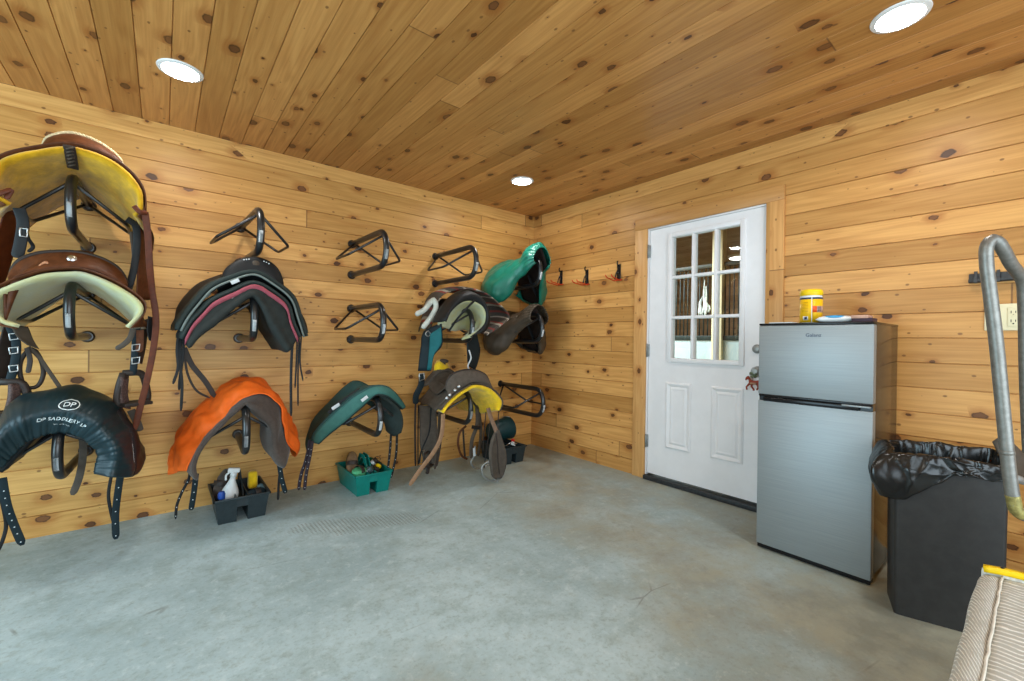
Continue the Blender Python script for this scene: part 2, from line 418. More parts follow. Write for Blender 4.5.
def lincol(pts, n):
    """interpolate a column across rows, smooth by parameter"""
    N = len(pts)
    out = []
    for i in range(n):
        t = i/(n-1)*(N-1); j = min(int(t), N-2); f = t-j
        a = pts[j-1] if j > 0 else pts[j]*2-pts[j+1]
        b, c = pts[j], pts[j+1]
        d = pts[j+2] if j+2 < N else c*2-b
        out.append(.5*((2*b)+(c-a)*f+(2*a-5*b+4*c-d)*f*f+(3*b-a-3*c+d)*f*f*f))
    return out
def loft(name, rows, m, parent=None, thick=.01, nu=40, nv=14, wr=0., wf=12., edge=.45, off=0., puff=0., base=None, rib=None, seed=0., flip=False, closed=False):
    R = [catmull(r, nu, closed) for r in rows]
    cols = [lincol([r[i] for r in R], nv) for i in range(nu)]
    G = [[cols[i][j] for i in range(nu)] for j in range(nv)]
    def nrm(G):
        Nn = []
        for j in range(nv):
            rr = []
            for i in range(nu):
                if closed: du = G[j][(i+1) % nu]-G[j][i-1]
                else: du = G[j][min(i+1, nu-1)]-G[j][max(i-1, 0)]
                dv = G[min(j+1, nv-1)][i]-G[max(j-1, 0)][i]
                q = du.cross(dv); rr.append(q.normalized() if q.length > 1e-12 else Vector((0, 0, 1)))
            Nn.append(rr)
        return Nn
    Nn = nrm(G); sg = -1 if flip else 1
    if wr or rib or off or puff:
        for j in range(nv):
            for i in range(nu):
                h = off
                s, t = i/(nu-1), j/(nv-1)
                if wr:
                    q = G[j][i]*wf+Vector((seed, seed*1.7, 0))
                    h += wr*(noise.noise(q)+.5*noise.noise(q*2.1))*min(1, 6*t+.3, 6*(1-t)+.3)
                if rib: h += rib(s, t)
                if puff: h += puff*(1-(2*s-1)**4)*(1-(2*t-1)**4)
                G[j][i] = G[j][i]+Nn[j][i]*sg*h
        Nn = nrm(G)
    bm = bmesh.new()
    uvl = bm.loops.layers.uv.new('UVMap')
    T, B = [], []
    for j in range(nv):
        tr, br = [], []
        for i in range(nu):
            e = edge if (j in (0, nv-1) or (not closed and i in (0, nu-1))) else 1.
            tr.append(bm.verts.new(G[j][i]+Nn[j][i]*thick*.5*e)); br.append(bm.verts.new(G[j][i]-Nn[j][i]*thick*.5*e))
        T.append(tr); B.append(br)
    def f(vs, uv):
        try:
            fc = bm.faces.new(vs)
            for l, q in zip(fc.loops, uv): l[uvl].uv = q
        except ValueError: pass
    un = nu if closed else nu-1
    for j in range(nv-1):
        for i in range(un):
            i2 = (i+1) % nu
            uv = [(i/(nu-1), j/(nv-1)), ((i+1)/(nu-1), j/(nv-1)), ((i+1)/(nu-1), (j+1)/(nv-1)), (i/(nu-1), (j+1)/(nv-1))]
            f((T[j][i], T[j][i2], T[j+1][i2], T[j+1][i]), uv)
            f((B[j][i], B[j+1][i], B[j+1][i2], B[j][i2]), [uv[0], uv[3], uv[2], uv[1]])
    for i in range(un):
        i2 = (i+1) % nu
        f((T[0][i2], T[0][i], B[0][i], B[0][i2]), [(i/(nu-1), 0)]*4)
        f((T[-1][i], T[-1][i2], B[-1][i2], B[-1][i]), [(i/(nu-1), 1)]*4)
    if not closed:
        for j in range(nv-1):
            f((T[j][0], T[j+1][0], B[j+1][0], B[j][0]), [(0, j/(nv-1))]*4)
            f((T[j+1][-1], T[j][-1], B[j][-1], B[j+1][-1]), [(1, j/(nv-1))]*4)
    o = finish(name, bm, m, parent, base)
    o_grid[o.name] = (G, Nn)
    return o
o_grid = {}
def fillet(pts, rad, k=6):
    pts = [Vector(p) for p in pts]; out = [pts[0]]
    for i in range(1, len(pts)-1):
        a, b, c = pts[i-1], pts[i], pts[i+1]
        d1 = (a-b); d2 = (c-b); r = min(rad, d1.length*.49, d2.length*.49)
        p = b+d1.normalized()*r; q = b+d2.normalized()*r
        for j in range(k+1):
            t = j/k; out.append(p*(1-t)**2+b*2*t*(1-t)+q*t*t)
    out.append(pts[-1]); return out
def tube_bm(bm, pts, r, n=10, closed=False, cap=True):
    pts = [Vector(p) for p in pts]; N = len(pts)
    rs = r if isinstance(r, (list, tuple)) else [r]*N
    tn = []
    for i in range(N):
        if closed: d = pts[(i+1) % N]-pts[i-1]
        else: d = pts[min(i+1, N-1)]-pts[max(i-1, 0)]
        tn.append(d.normalized())
    ref = Vector((0, 0, 1)) if abs(tn[0].z) < .9 else Vector((1, 0, 0))
    x = tn[0].cross(ref).normalized(); rings = []
    for i in range(N):
        x = (x-tn[i]*x.dot(tn[i])).normalized(); y = tn[i].cross(x)
        rings.append([bm.verts.new(pts[i]+(x*math.cos(2*PI*k/n)+y*math.sin(2*PI*k/n))*rs[i]) for k in range(n)])
    for i in range(N if closed else N-1):
        a, b = rings[i], rings[(i+1) % N]
        for k in range(n): bm.faces.new((a[k], a[(k+1) % n], b[(k+1) % n], b[k]))
    if not closed and cap:
        for rg, sgn in ((rings[0], -1), (rings[-1], 1)):
            t = tn[0]*-1 if sgn < 0 else tn[-1]
            cc = bm.verts.new(sum((v.co for v in rg), Vector())/n+t*(rs[0] if sgn < 0 else rs[-1])*.25)
            for k in range(n): bm.faces.new((rg[k], rg[(k+1) % n], cc))
def tube(name, pts, r, m, parent=None, n=10, closed=False, base=None, smooth_n=0, local=False):
    if smooth_n: pts = catmull(pts, smooth_n, closed)
    bm = bmesh.new(); tube_bm(bm, pts, r, n, closed)
    return finish(name, bm, m, parent, base, local=local)
def strap_bm(bm, pts, wd, th, n=26, face=Vector((0, -1, 0)), tip=True):
    pts = catmull(pts, n)
    rings = []
    for i, p in enumerate(pts):
        t = (pts[min(i+1, n-1)]-pts[max(i-1, 0)]).normalized()
        x = t.cross(face)
        x = x.normalized() if x.length > .05 else Vector((1, 0, 0))
        nn = x.cross(t).normalized()
        w_ = wd(i/(n-1)) if callable(wd) else wd
        if tip and i == n-1: w_ *= .45
        if tip and i == n-2: w_ *= .9
        h = w_/2
        rings.append([bm.verts.new(p+x*a+nn*b) for a, b in ((-h, -th*.3), (-h*.85, -th/2), (h*.85, -th/2), (h, -th*.3), (h, th*.3), (h*.85, th/2), (-h*.85, th/2), (-h, th*.3))])
    for a, b in zip(rings, rings[1:]):
        for k in range(8): bm.faces.new((a[k], a[(k+1) % 8], b[(k+1) % 8], b[k]))
    bm.faces.new(rings[0][::-1]); bm.faces.new(rings[-1])
def strap(name, pts, wd, m, parent, th=.004, n=26, face=Vector((0, -1, 0)), tip=True, holes=0):
    bm = bmesh.new(); strap_bm(bm, pts, wd, th, n, face, tip)
    o = sharp(finish(name, bm, m, parent), 50)
    if holes:
        c = catmull(pts, 40); bm = bmesh.new()
        for i in range(holes):
            p = c[int(37-i*(34/holes))]
            bmesh.ops.create_cone(bm, cap_ends=True, segments=8, radius1=.0028, radius2=.0028, depth=.0016,
                matrix=Matrix.Translation(p+Vector((0, -th/2-.0008, 0))) @ Matrix.Rotation(PI/2, 4, 'X'))
        finish('punch_hole_row', bm, M_white_label, o)
    return o
def lathe_bm(bm, prof, c, n=24, axis=Vector((0, 0, 1))):
    q = Vector((0, 0, 1)).rotation_difference(axis).to_matrix()
    rings = []
    for r, z in prof:
        if r < 1e-6: rings.append([bm.verts.new(Vector(c)+q @ Vector((0, 0, z)))])
        else: rings.append([bm.verts.new(Vector(c)+q @ Vector((r*math.cos(2*PI*k/n), r*math.sin(2*PI*k/n), z))) for k in range(n)])
    for a, b in zip(rings, rings[1:]):
        if len(a) == 1 and len(b) == 1: continue
        for k in range(n):
            k2 = (k+1) % n
            if len(a) == 1: bm.faces.new((a[0], b[k2], b[k]))
            elif len(b) == 1: bm.faces.new((a[k], a[k2], b[0]))
            else: bm.faces.new((a[k], a[k2], b[k2], b[k]))
def lathe(name, prof, c, m, parent=None, n=24, axis=Vector((0, 0, 1)), base=None, ang=40):
    bm = bmesh.new(); lathe_bm(bm, prof, c, n, axis)
    return sharp(finish(name, bm, m, parent, base), ang)
def prism(name, poly, origin, ux, uy, depth, m, parent=None, base=None, bev=0., smooth=False):
    """extrude a 2-D outline: origin + ux*a + uy*b, thickness along ux x uy"""
    bm = bmesh.new(); ux, uy = Vector(ux), Vector(uy); nz = ux.cross(uy).normalized()
    vs = [bm.verts.new(Vector(origin)+ux*a+uy*b) for a, b in poly]
    f = bm.faces.new(vs)
    r = bmesh.ops.extrude_face_region(bm, geom=[f]); ev = [g for g in r['geom'] if isinstance(g, bmesh.types.BMVert)]
    bmesh.ops.translate(bm, verts=ev, vec=nz*depth)
    if bev: bmesh.ops.bevel(bm, geom=list(bm.edges), offset=bev, segments=2, affect='EDGES', profile=.5)
    return sharp(finish(name, bm, m, parent, base), 35)
def text_mesh(txt, size, ext=.0006):
    cu = bpy.data.curves.new('lettering', 'FONT'); cu.body = txt; cu.size = size; cu.align_x = 'CENTER'; cu.align_y = 'CENTER'; cu.extrude = ext
    cu.resolution_u = 4
    o = bpy.data.objects.new('lettering', cu); COL.objects.link(o)
    dg = bpy.context.evaluated_depsgraph_get(); dg.update()
    me = bpy.data.meshes.new_from_object(o.evaluated_get(dg))
    bm = bmesh.new(); bm.from_mesh(me)
    bpy.data.objects.remove(o); bpy.data.curves.remove(cu); bpy.data.meshes.remove(me)
    return bm
def copy_tree(o, parent=None):
    c = o.copy(); COL.objects.link(c)
    if parent is not None: c.parent = parent
    for ch in list(o.children): copy_tree(ch, c)
    return c

# ================================================================ ROOM
H = 2.44; XL = -5.4; YF = -5.1
def floor_like(name, x0, x1, y0, y1, z, t, m):
    o = box(name, (x0, y0, z-t), (x1, y1, z), m); tag(o, kind='structure'); return o
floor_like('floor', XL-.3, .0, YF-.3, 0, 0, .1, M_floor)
def grooved(name, axis, pos, thick, rects, m, pitch, phase, run='h', gw=.006, gd=.008):
    """boarded sheet with V grooves. axis 'y': sheet in the x-z plane at y=pos facing -y; 'x': y-z plane facing -x; 'z': x-y plane facing down"""
    bm = bmesh.new()
    for (a0, a1, c0, c1) in rects:                # a along the boards, c across them
        prof = []
        k = math.ceil((c0-phase)/pitch)
        prof.append((c0, 0))
        while True:
            g = phase+k*pitch; k += 1
            if g >= c1-gw: break
            if g <= c0+gw: continue
            prof += [(g-gw/2, 0), (g-gw*.12, gd), (g+gw*.12, gd), (g+gw/2, 0)]
        prof.append((c1, 0))
        def mk(a, c, d):
            if axis == 'y': return Vector((a, pos+d, c))
            if axis == 'x': return Vector((pos+d, a, c))
            return Vector((c, a, pos+d))
        fa = [bm.verts.new(mk(a0, c, d)) for c, d in prof]; fb = [bm.verts.new(mk(a1, c, d)) for c, d in prof]
        ba = [bm.verts.new(mk(a0, c, thick)) for c in (c0, c1)]; bb = [bm.verts.new(mk(a1, c, thick)) for c in (c0, c1)]
        for i in range(len(prof)-1): bm.faces.new((fa[i], fa[i+1], fb[i+1], fb[i]))
        bm.faces.new((ba[0], bb[0], bb[1], ba[1]))
        bm.faces.new((fa[0], fb[0], bb[0], ba[0])); bm.faces.new((fa[-1], ba[1], bb[1], fb[-1]))
        bm.faces.new(fa[::-1]+[ba[0], ba[1]][::1] if False else [ba[0], *fa, ba[1]]); bm.faces.new([bb[1], *fb[::-1], bb[0]])
    o = finish(name, bm, m, smooth=False); tag(o, kind='structure'); return o
grooved('wall_back', 'y', 0, .1, [(XL-.1, .1, 0, H)], M_back, PITCH_B, .12)
DL, DR, DT = -1.412, -2.319, 2.045
grooved('wall_right', 'x', 0, .1, [(DL, 0, 0, H), (YF-.1, DR, 0, H), (DR, DL, DT, H)], M_right, PITCH_B, .12)
grooved('ceiling', 'z', H, .1, [(YF-.1, .1, XL-.1, .1)], M_ceil, .129, -3.722+.129*40, gw=.005, gd=.006)
M_left = pine('pine_left', 'Y', 'Z', PITCH_B, .12, PINE, PINED)
M_front = pine('pine_front', 'X', 'Z', PITCH_B, .12, PINE, PINED)
grooved('wall_left', 'x', XL, -.1, [(-.7, 0, 0, H), (YF-.1, -3.1, 0, H), (-3.1, -.7, 2.2, H)], M_left, PITCH_B, .12, gd=-.005)
grooved('wall_front', 'y', YF, -.1, [(XL-.1, -4.3, 0, H), (-.9, 0, 0, H), (-4.3, -.9, 2.3, H)], M_front, PITCH_B, .12, gd=-.005)

# casing round the white door
def trim(name, lo, hi, m):
    o = box(name, lo, hi, m, bev=.003); tag(o, kind='structure')
trim('trim_1', (-.02, DL-.004, 0), (0, DL+.112, DT), M_trim_v)
trim('trim_2', (-.02, DR-.103, 0), (0, DR+.004, DT), M_trim_v)
trim('trim_3', (-.021, DR-.103, DT), (0, DL+.112, DT+.094), M_trim_h)
trim('trim_4', (-.035, DR+.005, 0), (.09, DL-.005, .034), M_thr)

# ---- the door itself
door = empty('door_1', (0, (DL+DR)/2, 0)); tag(door, kind='structure')
bm = bmesh.new()
for y0, y1 in ((DL-.016, DL), (DR, DR+.012)): box_bm(bm, (-.004, y0, .034), (.09, y1, DT), .002)
box_bm(bm, (-.004, DR+.012, DT-.012), (.09, DL-.016, DT), .002)
sharp(finish('door_jamb', bm, M_doorw, door))
SL, SR, ST, SB = DL-.019, DR+.015, DT-.015, .05
GL, GR, GT, GB = -1.600, -2.182, 1.975, .962     # lite frame outer
def slab():
    bm = bmesh.new(); d0, d1 = .006, .05
    for (a, b, c, d) in ((SL, GL, SB, ST), (GR, SR, SB, ST), (GL, GR, GT, ST), (GL, GR, SB, GB)):
        box_bm(bm, (d0, min(a, b), c), (d1, max(a, b), d), 0)
    return finish('door_slab', bm, M_doorw, door, smooth=False)
slab()
bm = bmesh.new()                                 # raised lite frame
for (a, b, c, d) in ((GL, GL-.035, GB, GT), (GR+.035, GR, GB, GT), (GL-.033, GR+.033, GT-.035, GT-.0005), (GL-.033, GR+.033, GB+.0005, GB+.035)):
    box_bm(bm, (-.010, min(a, b), c), (.055, max(a, b), d), .005)
sharp(finish('lite_frame', bm, M_doorw, door))
gy0, gy1, gz0, gz1 = GR+.035, GL-.035, GB+.035, GT-.035
for i in (1, 2):
    y = gy1+(gy0-gy1)*i/3
    box('muntin', (-.006, y-.011, gz0), (.05, y+.011, gz1), M_doorw, door, .004)
for i in (1, 2):
    z = gz0+(gz1-gz0)*i/3
    box('muntin', (-.005, gy0, z-.011), (.049, gy1, z+.011), M_doorw, door, .004)
box('pane', (.02, gy0-.003, gz0-.003), (.025, gy1+.003, gz1+.003), M_glass, door)
for ya, yb in ((-1.592, -1.802), (-1.955, -2.180)):   # two embossed panels
    bm = bmesh.new(); za, zb = .285, .805
    loops = []
    for ins, dx in ((0, .006), (.012, .000), (.022, .004), (.034, .010), (.050, .003), (.062, .0055)):
        loops.append([bm.verts.new((dx-.0045, y, z)) for y, z in ((ya-ins, za+ins), (yb+ins, za+ins), (yb+ins, zb-ins), (ya-ins, zb-ins))])
    for A, B in zip(loops, loops[1:]):
        for k in range(4): bm.faces.new((A[k], A[(k+1) % 4], B[(k+1) % 4], B[k]))
    bm.faces.new(loops[-1])
    back = [bm.verts.new((.008, v.co.y, v.co.z)) for v in loops[0]]
    for k in range(4): bm.faces.new((loops[0][k], back[k], back[(k+1) % 4], loops[0][(k+1) % 4]))
    finish('embossed_panel', bm, M_doorw, door, smooth=False)
for z in (1.86, 1.05, .31):
    h = box('hinge', (-.008, DL-.026, z-.05), (.008, DL-.002, z+.05), M_grey_metal, door, .002)
    tube('hinge_pin', [(-.010, DL-.012, z-.054), (-.010, DL-.012, z+.054)], .006, M_grey_metal, h)
lathe('deadbolt', [(0, .022), (.018, .022), (.027, .016), (.031, .004), (.031, 0)], (.007, -2.262, 1.082), M_grey_metal, door, axis=Vector((-1, 0, 0)))
lathe('door_knob', [(0, .062), (.018, .060), (.027, .048), (.026, .036), (.012, .024), (.012, .008), (.032, .005), (.032, 0)], (.007, -2.268, .935), M_grey_metal, door, axis=Vector((-1, 0, 0)))

# ---- horse ornament on the knob
orn = empty('horse_ornament', (-.035, -2.25, .80), 'small red-brown prancing horse ornament with a sprig, hanging from the white door knob', 'ornament')
hp = [(0, 62), (4, 75), (10, 82), (18, 86), (24, 78), (30, 66), (44, 60), (60, 60), (72, 64), (84, 58), (92, 40), (88, 36), (80, 50), (76, 40), (80, 24), (70, 8), (64, 4), (62, 12), (68, 22), (62, 36), (46, 38), (40, 28), (50, 14), (54, 4), (44, 0), (42, 10), (32, 22), (30, 36), (22, 30), (12, 20), (14, 4), (6, 4), (4, 22), (14, 36), (22, 46), (20, 62), (12, 66), (6, 58)]
oc = Vector((-.040, -2.205, .802))
prism('horse', [(a/1000*1.15, b/1000*1.15) for a, b in hp], oc, (0, -1, 0), (0, 0, 1), -.010, M_horse, orn, bev=.002)
box('belly_band', oc+Vector((-.013, -.075, .045)), oc+Vector((.001, -.035, .056)), M_tan, orn, .002)
bm = bmesh.new()
for i in range(26):
    a = random.uniform(0, 2*PI); r = random.uniform(0, .022)
    c = oc+Vector((-.002+random.uniform(-.01, .006), -.055+r*math.cos(a), .112+r*math.sin(a)))
    bmesh.ops.create_uvsphere(bm, u_segments=6, v_segments=4, radius=1, matrix=Matrix.Translation(c) @ Matrix.Rotation(a, 4, 'X') @ Matrix.Diagonal((.004, .006, .012, 1)))
finish('sprig', bm, M_leaf, orn)
tube('hanging_cord', [oc+Vector((-.002, -.05, .07)), oc+Vector((-.004, -.055, .11)), Vector((-.028, -2.268, .950))], .0016, M_tan, orn, 6)

# ================================================================ AISLE BEYOND THE DOOR
floor_like('floor_aisle', .0, 6.1, -3.5, 4.5, -.005, .1, M_floor)
grooved('ceiling_aisle', 'z', 2.75, .1, [(-3.5, 4.5, .1, 6.1)], pine('pine_aisle_ceiling', 'Y', 'X', .14, 0, (.42, .28, .15), (.27, .16, .08)), .14, 0)
grooved('wall_aisle', 'x', 6.0, .1, [(-3.5, 4.5, 0, 2.75)], M_aisle_w, .14, 0)
for nm, y in (('wall_aisle_near', -3.5), ('wall_aisle_far', 4.5)):
    tag(box(nm, (.1, min(y, y+.1), 0), (6.1, max(y, y+.1), 2.75), M_aisle_w), kind='structure')
tag(box('wall_aisle_header', (0, -3.5, H), (.1, 4.5, 2.75), M_aisle_w), kind='structure')
tag(box('wall_aisle_side', (0, .1, 0), (.1, 4.5, H), M_aisle_w), kind='structure')
SX = 2.5
st = empty('stall_front', (SX, 1.0, 0), 'stall front with white kick panel, dark vertical bars and rail, beyond the door glass', 'stall front')
box('kick_panel', (SX-.02, -2.6, .0), (SX+.02, 3.4, 1.15), M_kick, st, .004)
box('sill_rail', (SX-.035, -2.6, 1.15), (SX+.035, 3.4, 1.21), M_bars, st, .005)
box('top_rail', (SX-.03, -2.6, 2.10), (SX+.03, 3.4, 2.15), M_bars, st, .005)
for i in range(48):
    y = -1.45+i*.056
    bm = bmesh.new(); tube_bm(bm, [(SX, y, 1.2), (SX, y, 2.10)], .0085, 8); finish('bar', bm, M_bars, st)
box('post', (SX-.08, -.885, 0), (SX+.04, -.755, 2.75), M_post, st, .006)
for z in (1.35, 1.62): lathe('post_bolt', [(0, .008), (.012, .006), (.014, 0)], (SX-.08, -.84, z), M_grey_metal, st, 12, Vector((-1, 0, 0)))
TX = PX(703, 314, SX-.05)
wh = empty('tassel', TX, 'white shaggy tassel hanging on the stall bars, seen through the door glass', 'tack')
bm = bmesh.new()
for i in range(15):
    y = TX.y+random.uniform(-.07, .07); z0 = TX.z+random.uniform(-.03, .08); hh = random.uniform(.12, .40)*(1.25-abs(y-TX.y)*9)
    tube_bm(bm, catmull([(SX-.04, y, z0), (SX-.05, y+random.uniform(-.03, .03), z0+hh*.5), (SX-.035, y*.6+TX.y*.4+random.uniform(-.02, .02), z0+hh)], 8), [.004, .009, .012, .012, .011, .009, .006, .003], 6)
finish('strands', bm, M_patt, wh)
def ceiling_lamp(x, y, z, r, label, group, glow):
    t = empty('ceiling_light', (x, y, z), label, 'ceiling light', group)
    lathe('trim_ring', [(0, -.0005), (r*.98, -.001), (r*1.03, -.009), (r*1.24, -.005), (r*1.27, 0)], (x, y, z), M_ring, t, 40)
    lathe('lamp_lens', [(0, -.006), (r*.6, -.0058), (r*.99, -.004)], (x, y, z), glow, t, 32)
    return t
g_l = None
ceiling_lamp(-3.04, -.757, H, .075, 'round recessed ceiling light above the saddle wall, at upper left', g_l, M_lamp)
ceiling_lamp(-.81, -3.10, H, .075, 'round recessed ceiling light nearest the viewer, above the refrigerator', g_l, M_lamp)
ceiling_lamp(-.79, -.735, H, .075, 'round recessed ceiling light in the far corner, smallest of those in view', g_l, M_lamp)
ceiling_lamp(-3.04, -3.10, H, .075, 'round recessed ceiling light overhead, above where the viewer stands', g_l, M_lamp)
tlt = empty('aisle_light', (5.3, .13, 2.75), 'round ceiling light in the aisle, seen through the top right door pane', 'ceiling light')
lathe('light_housing', [(.19, -.045), (.21, -.04), (.22, 0)], (5.3, .13, 2.75), M_ring, tlt, 32)
lathe('diffuser', [(0, -.06), (.1, -.056), (.19, -.044)], (5.3, .13, 2.75), M_lamp2, tlt, 32)

# ================================================================ SADDLE RACKS
COLX = [-3.435, -2.690, -1.932, -1.185, -.425]
ROWZ = [1.62, 1.108, .43]
def make_rack():
    t = empty('saddle_rack', (0, 0, 0))
    hh = .245; L = .66
    arc = []
    zc = hh/2
    for i in range(17):
        a = PI/2-PI*i/16
        arc.append((0, -(L-.14)-.117*max(0, math.cos(a))**.8, zc+(hh/2)*math.sin(a)))
    pts = [(0, -.004, hh), (0, -.2, hh)]+arc+[(0, -.2, 0), (0, -.004, 0)]
    tube('main_tube', pts, .0205, M_black, t, 14)
    for z in (0, hh):
        lathe('wall_flange', [(.0, .016), (.026, .014), (.032, .006), (.034, 0)], (0, 0, z), M_black, t, 18, Vector((0, -1, 0)))
    for s in (-1, 1):
        wing = fillet([(0, -.05, hh-.005), (s*.19, -.20, hh-.17), (s*.19, -.46, hh-.17), (0, -.60, hh-.03)], .03, 5)
        tube('support_rod', wing, .0085, M_rod, t, 8)
    # printed sticker on the bend
    bm = bmesh.new(); rr = .0213; rows_ = []
    for i in range(5):
        a = math.radians(-6-i*7)
        c = Vector((0, -(L-.14)-.117*math.cos(a)**.8, zc+(hh/2)*math.sin(a))); nrm_ = Vector((0, -math.cos(a), math.sin(a)))
        rows_.append([bm.verts.new(c+(nrm_*math.cos(b)+Vector((1, 0, 0))*math.sin(b))*rr) for b in (-.55, -.25, .05, .35)])
    for A, B in zip(rows_, rows_[1:]):
        for k in range(3): bm.faces.new((A[k], A[k+1], B[k+1], B[k]))
    r = bmesh.ops.solidify(bm, geom=list(bm.faces), thickness=.0012)
    finish('sticker', bm, M_white_label, t)
    return t
rack0 = make_rack()
TURN = [(0, 0, -.034), (.028, 0, -.034), (.02, .006, -.007), (.014, -.016, -.02), (-.055, -.025, 0)]
RL = {(0, 0): 'black saddle rack at left holding the yellow-lined western saddle',
      (0, 1): 'black saddle rack at left holding the cream-lined western saddle',
      (0, 2): 'black saddle rack at left under the dark lettered saddle cover',
      (1, 0): 'empty black saddle rack above the black english saddle',
      (1, 1): 'black saddle rack under the black english saddle with pink trim',
      (1, 2): 'black saddle rack under the orange saddle cover',
      (2, 0): 'empty black saddle rack, upper of the two in the middle column',
      (2, 1): 'empty black saddle rack, lower of the two in the middle column',
      (2, 2): 'black saddle rack under the teal saddle above the green tote',
      (3, 0): 'empty black saddle rack above the striped wool saddle blanket',
      (3, 1): 'black saddle rack under the saddle with cream fleece and teal fenders',
      (3, 2): 'black saddle rack under the brown saddle with bright yellow fleece',
      (4, 0): 'black saddle rack inside the bright green saddle cover near the corner',
      (4, 1): 'black saddle rack inside the olive brown saddle cover near the corner',
      (4, 2): 'empty black saddle rack low in the corner above the black tote'}
for ci in range(5):
    for ri in range(3):
        o = rack0 if (ci, ri) == (0, 0) else copy_tree(rack0)
        o.location = (COLX[ci], 0, ROWZ[ri]+(.02 if ri == 2 and ci != 4 else 0)); o.rotation_euler = (0, 0, math.asin(TURN[ci][ri]/.66)); tag(o, RL[(ci, ri)], 'saddle rack', 'black tube saddle racks on the wall')
bpy.context.view_layer.update()

# ================================================================ SADDLES
def arch(xc, d, wl, wr_, zt, zl, zr=None, p=1.5, n=13, dl=0., dr=0.):
    zr = zl if zr is None else zr
    out = []
    for i in range(n):
        s = -1+2*i/(n-1)
        wdt = wl if s < 0 else wr_; zb = zl if s < 0 else zr; dd = dl if s < 0 else dr
        out.append(Vector((xc+s*wdt, -(d+dd*abs(s)), zt-(zt-zb)*abs(s)**p)))
    return out
def shift(r, v): return [p+Vector(v) for p in r]
def stirrup(parent, c, wdt, hgt, m, tread=M_dark_leather, wrap=.016, yaw=0.):
    """open stirrup: bell-shaped hoop with a tread, hanging below c"""
    c = Vector(c); q = Matrix.Rotation(yaw, 3, 'Z')
    pts = [(-.30, -.02), (-.42, -.35), (-.5, -.8), (-.46, -1.), (.46, -1.), (.5, -.8), (.42, -.35), (.30, -.02)]
    pts = [c+q @ Vector((a*wdt, 0, b*hgt)) for a, b in pts]
    hoop = strap('stirrup', catmull(pts, 30), wrap*2.6, m, parent, .012, 40, face=q @ Vector((0, -1, 0)), tip=False) if False else tube('stirrup', fillet(pts+[pts[0]], .03, 4), wrap*.55, m, parent, 10)
    bm = bmesh.new(); box_bm(bm, Vector((-wdt*.46, -wrap*2, -hgt-.006)), Vector((wdt*.46, wrap*2, -hgt+.012)), .005)
    bmesh.ops.transform(bm, matrix=Matrix.Translation(c) @ q.to_4x4(), verts=bm.verts)
    sharp(finish('tread', bm, tread, hoop))
    return hoop
def western(xc, zr, rim, dn, label, m_fl, m_lea, cantle_px, dc, far, mids=(), fl_off=.016, name='western_saddle', cant_m=None, swell=True, fl_thick=.024, skirt_over=.0, seatm=None):
    t = empty(name, (xc, -.35, zr), label, 'saddle')
    rows = [row(rim, dn)]+list(mids)+[far]
    loft('skirt', rows, m_lea, t, .008, 48, 16, wr=.003, wf=9., off=.008)
    loft('fleece_lining', [shift(r, (0, .004, -.006)) for r in rows], m_fl, t, fl_thick, 48, 16, wr=.006, wf=16., off=-fl_off+.006, edge=.6)
    # cantle back, cantle rim, dished seat, pommel swell
    cr = row(cantle_px, dc); n = 13
    cr = catmull(cr, n)
    base = [Vector((p.x, p.y-.05, 0)) for p in cr]
    rr = catmull(row(rim, dn), 60)
    def ztop(x):
        best = min(rr, key=lambda p: abs(p.x-x)); return best.z
    base = [Vector((p.x+(p.x-xc)*.03, -dn+.02, ztop(p.x)+.012)) for p in cr]
    zc = max(p.z for p in cr); hw = (cr[-1].x-cr[0].x)/2; xm = (cr[-1].x+cr[0].x)/2
    ztf = far[len(far)//2].z
    seat = [base, cr]
    for d, hgt, k in ((dc-.05, zc-.045, .96), (dc-.16, zc-.095, .94), (dc-.27, zc-.075, .9), (dc-.36, zc-.035, .80)):
        seat.append(arch(xm, d, hw*k, hw*k, hgt, hgt-.10, p=2.2, n=13))
    loft('seat', seat, seatm or m_lea, t, .012, 36, 22, off=.0)
    if swell:
        y0 = dc-.37; zs = zc-.03
        loft('pommel', [arch(xm, y0+.03, hw*.82, hw*.82, zs-.005, zs-.11, p=2.2), arch(xm, y0, hw*.9, hw*.9, zs+.02, zs-.12, p=2.0), arch(xm, y0-.05, hw*.92, hw*.92, zs+.015, zs-.14, p=2.0), arch(xm, y0-.09, hw*.9, hw*.9, zs-.04, zs-.17, p=2.0)], m_lea, t, .014, 30, 12)
        hb = Vector((xm, -(y0-.02), zs+.02))
        lathe('horn', [(.026, -.02), (.018, .02), (.016, .045), (.034, .058), (.038, .066), (.030, .074), (0, .078)], hb, m_lea, t, 18, Vector((0, -.25, 1)).normalized())
    return t, cr

def fender(t, pts_rows, m, name='fender', thick=.006, puff=0., wr=.002):
    return loft(name, pts_rows, m, t, thick, 12, 16, wr=wr, wf=10., puff=puff)

# ---- column 1, top: western saddle with yellow fleece
rim = [(8, 204), (-8, 193), (-12, 175), (0, 157), (35, 147.5), (70, 144), (100, 152), (125, 167), (142, 188), (142.5, 208), (136, 215)]
far = arch(-3.435, .10, .28, .28, 1.905, 1.62)
mid = arch(-3.435, .42, .275, .285, 1.925, 1.665, 1.665)
s1, cr = western(-3.435, 1.62, rim, .70, 'western saddle with mustard yellow fleece lining, topmost at the left edge', M_yfleece, M_brown,
    [(44, 152), (47, 141), (56, 136.5), (70, 134.5), (85, 138), (104, 147), (119, 160), (122, 168)], .60, far, [mid])
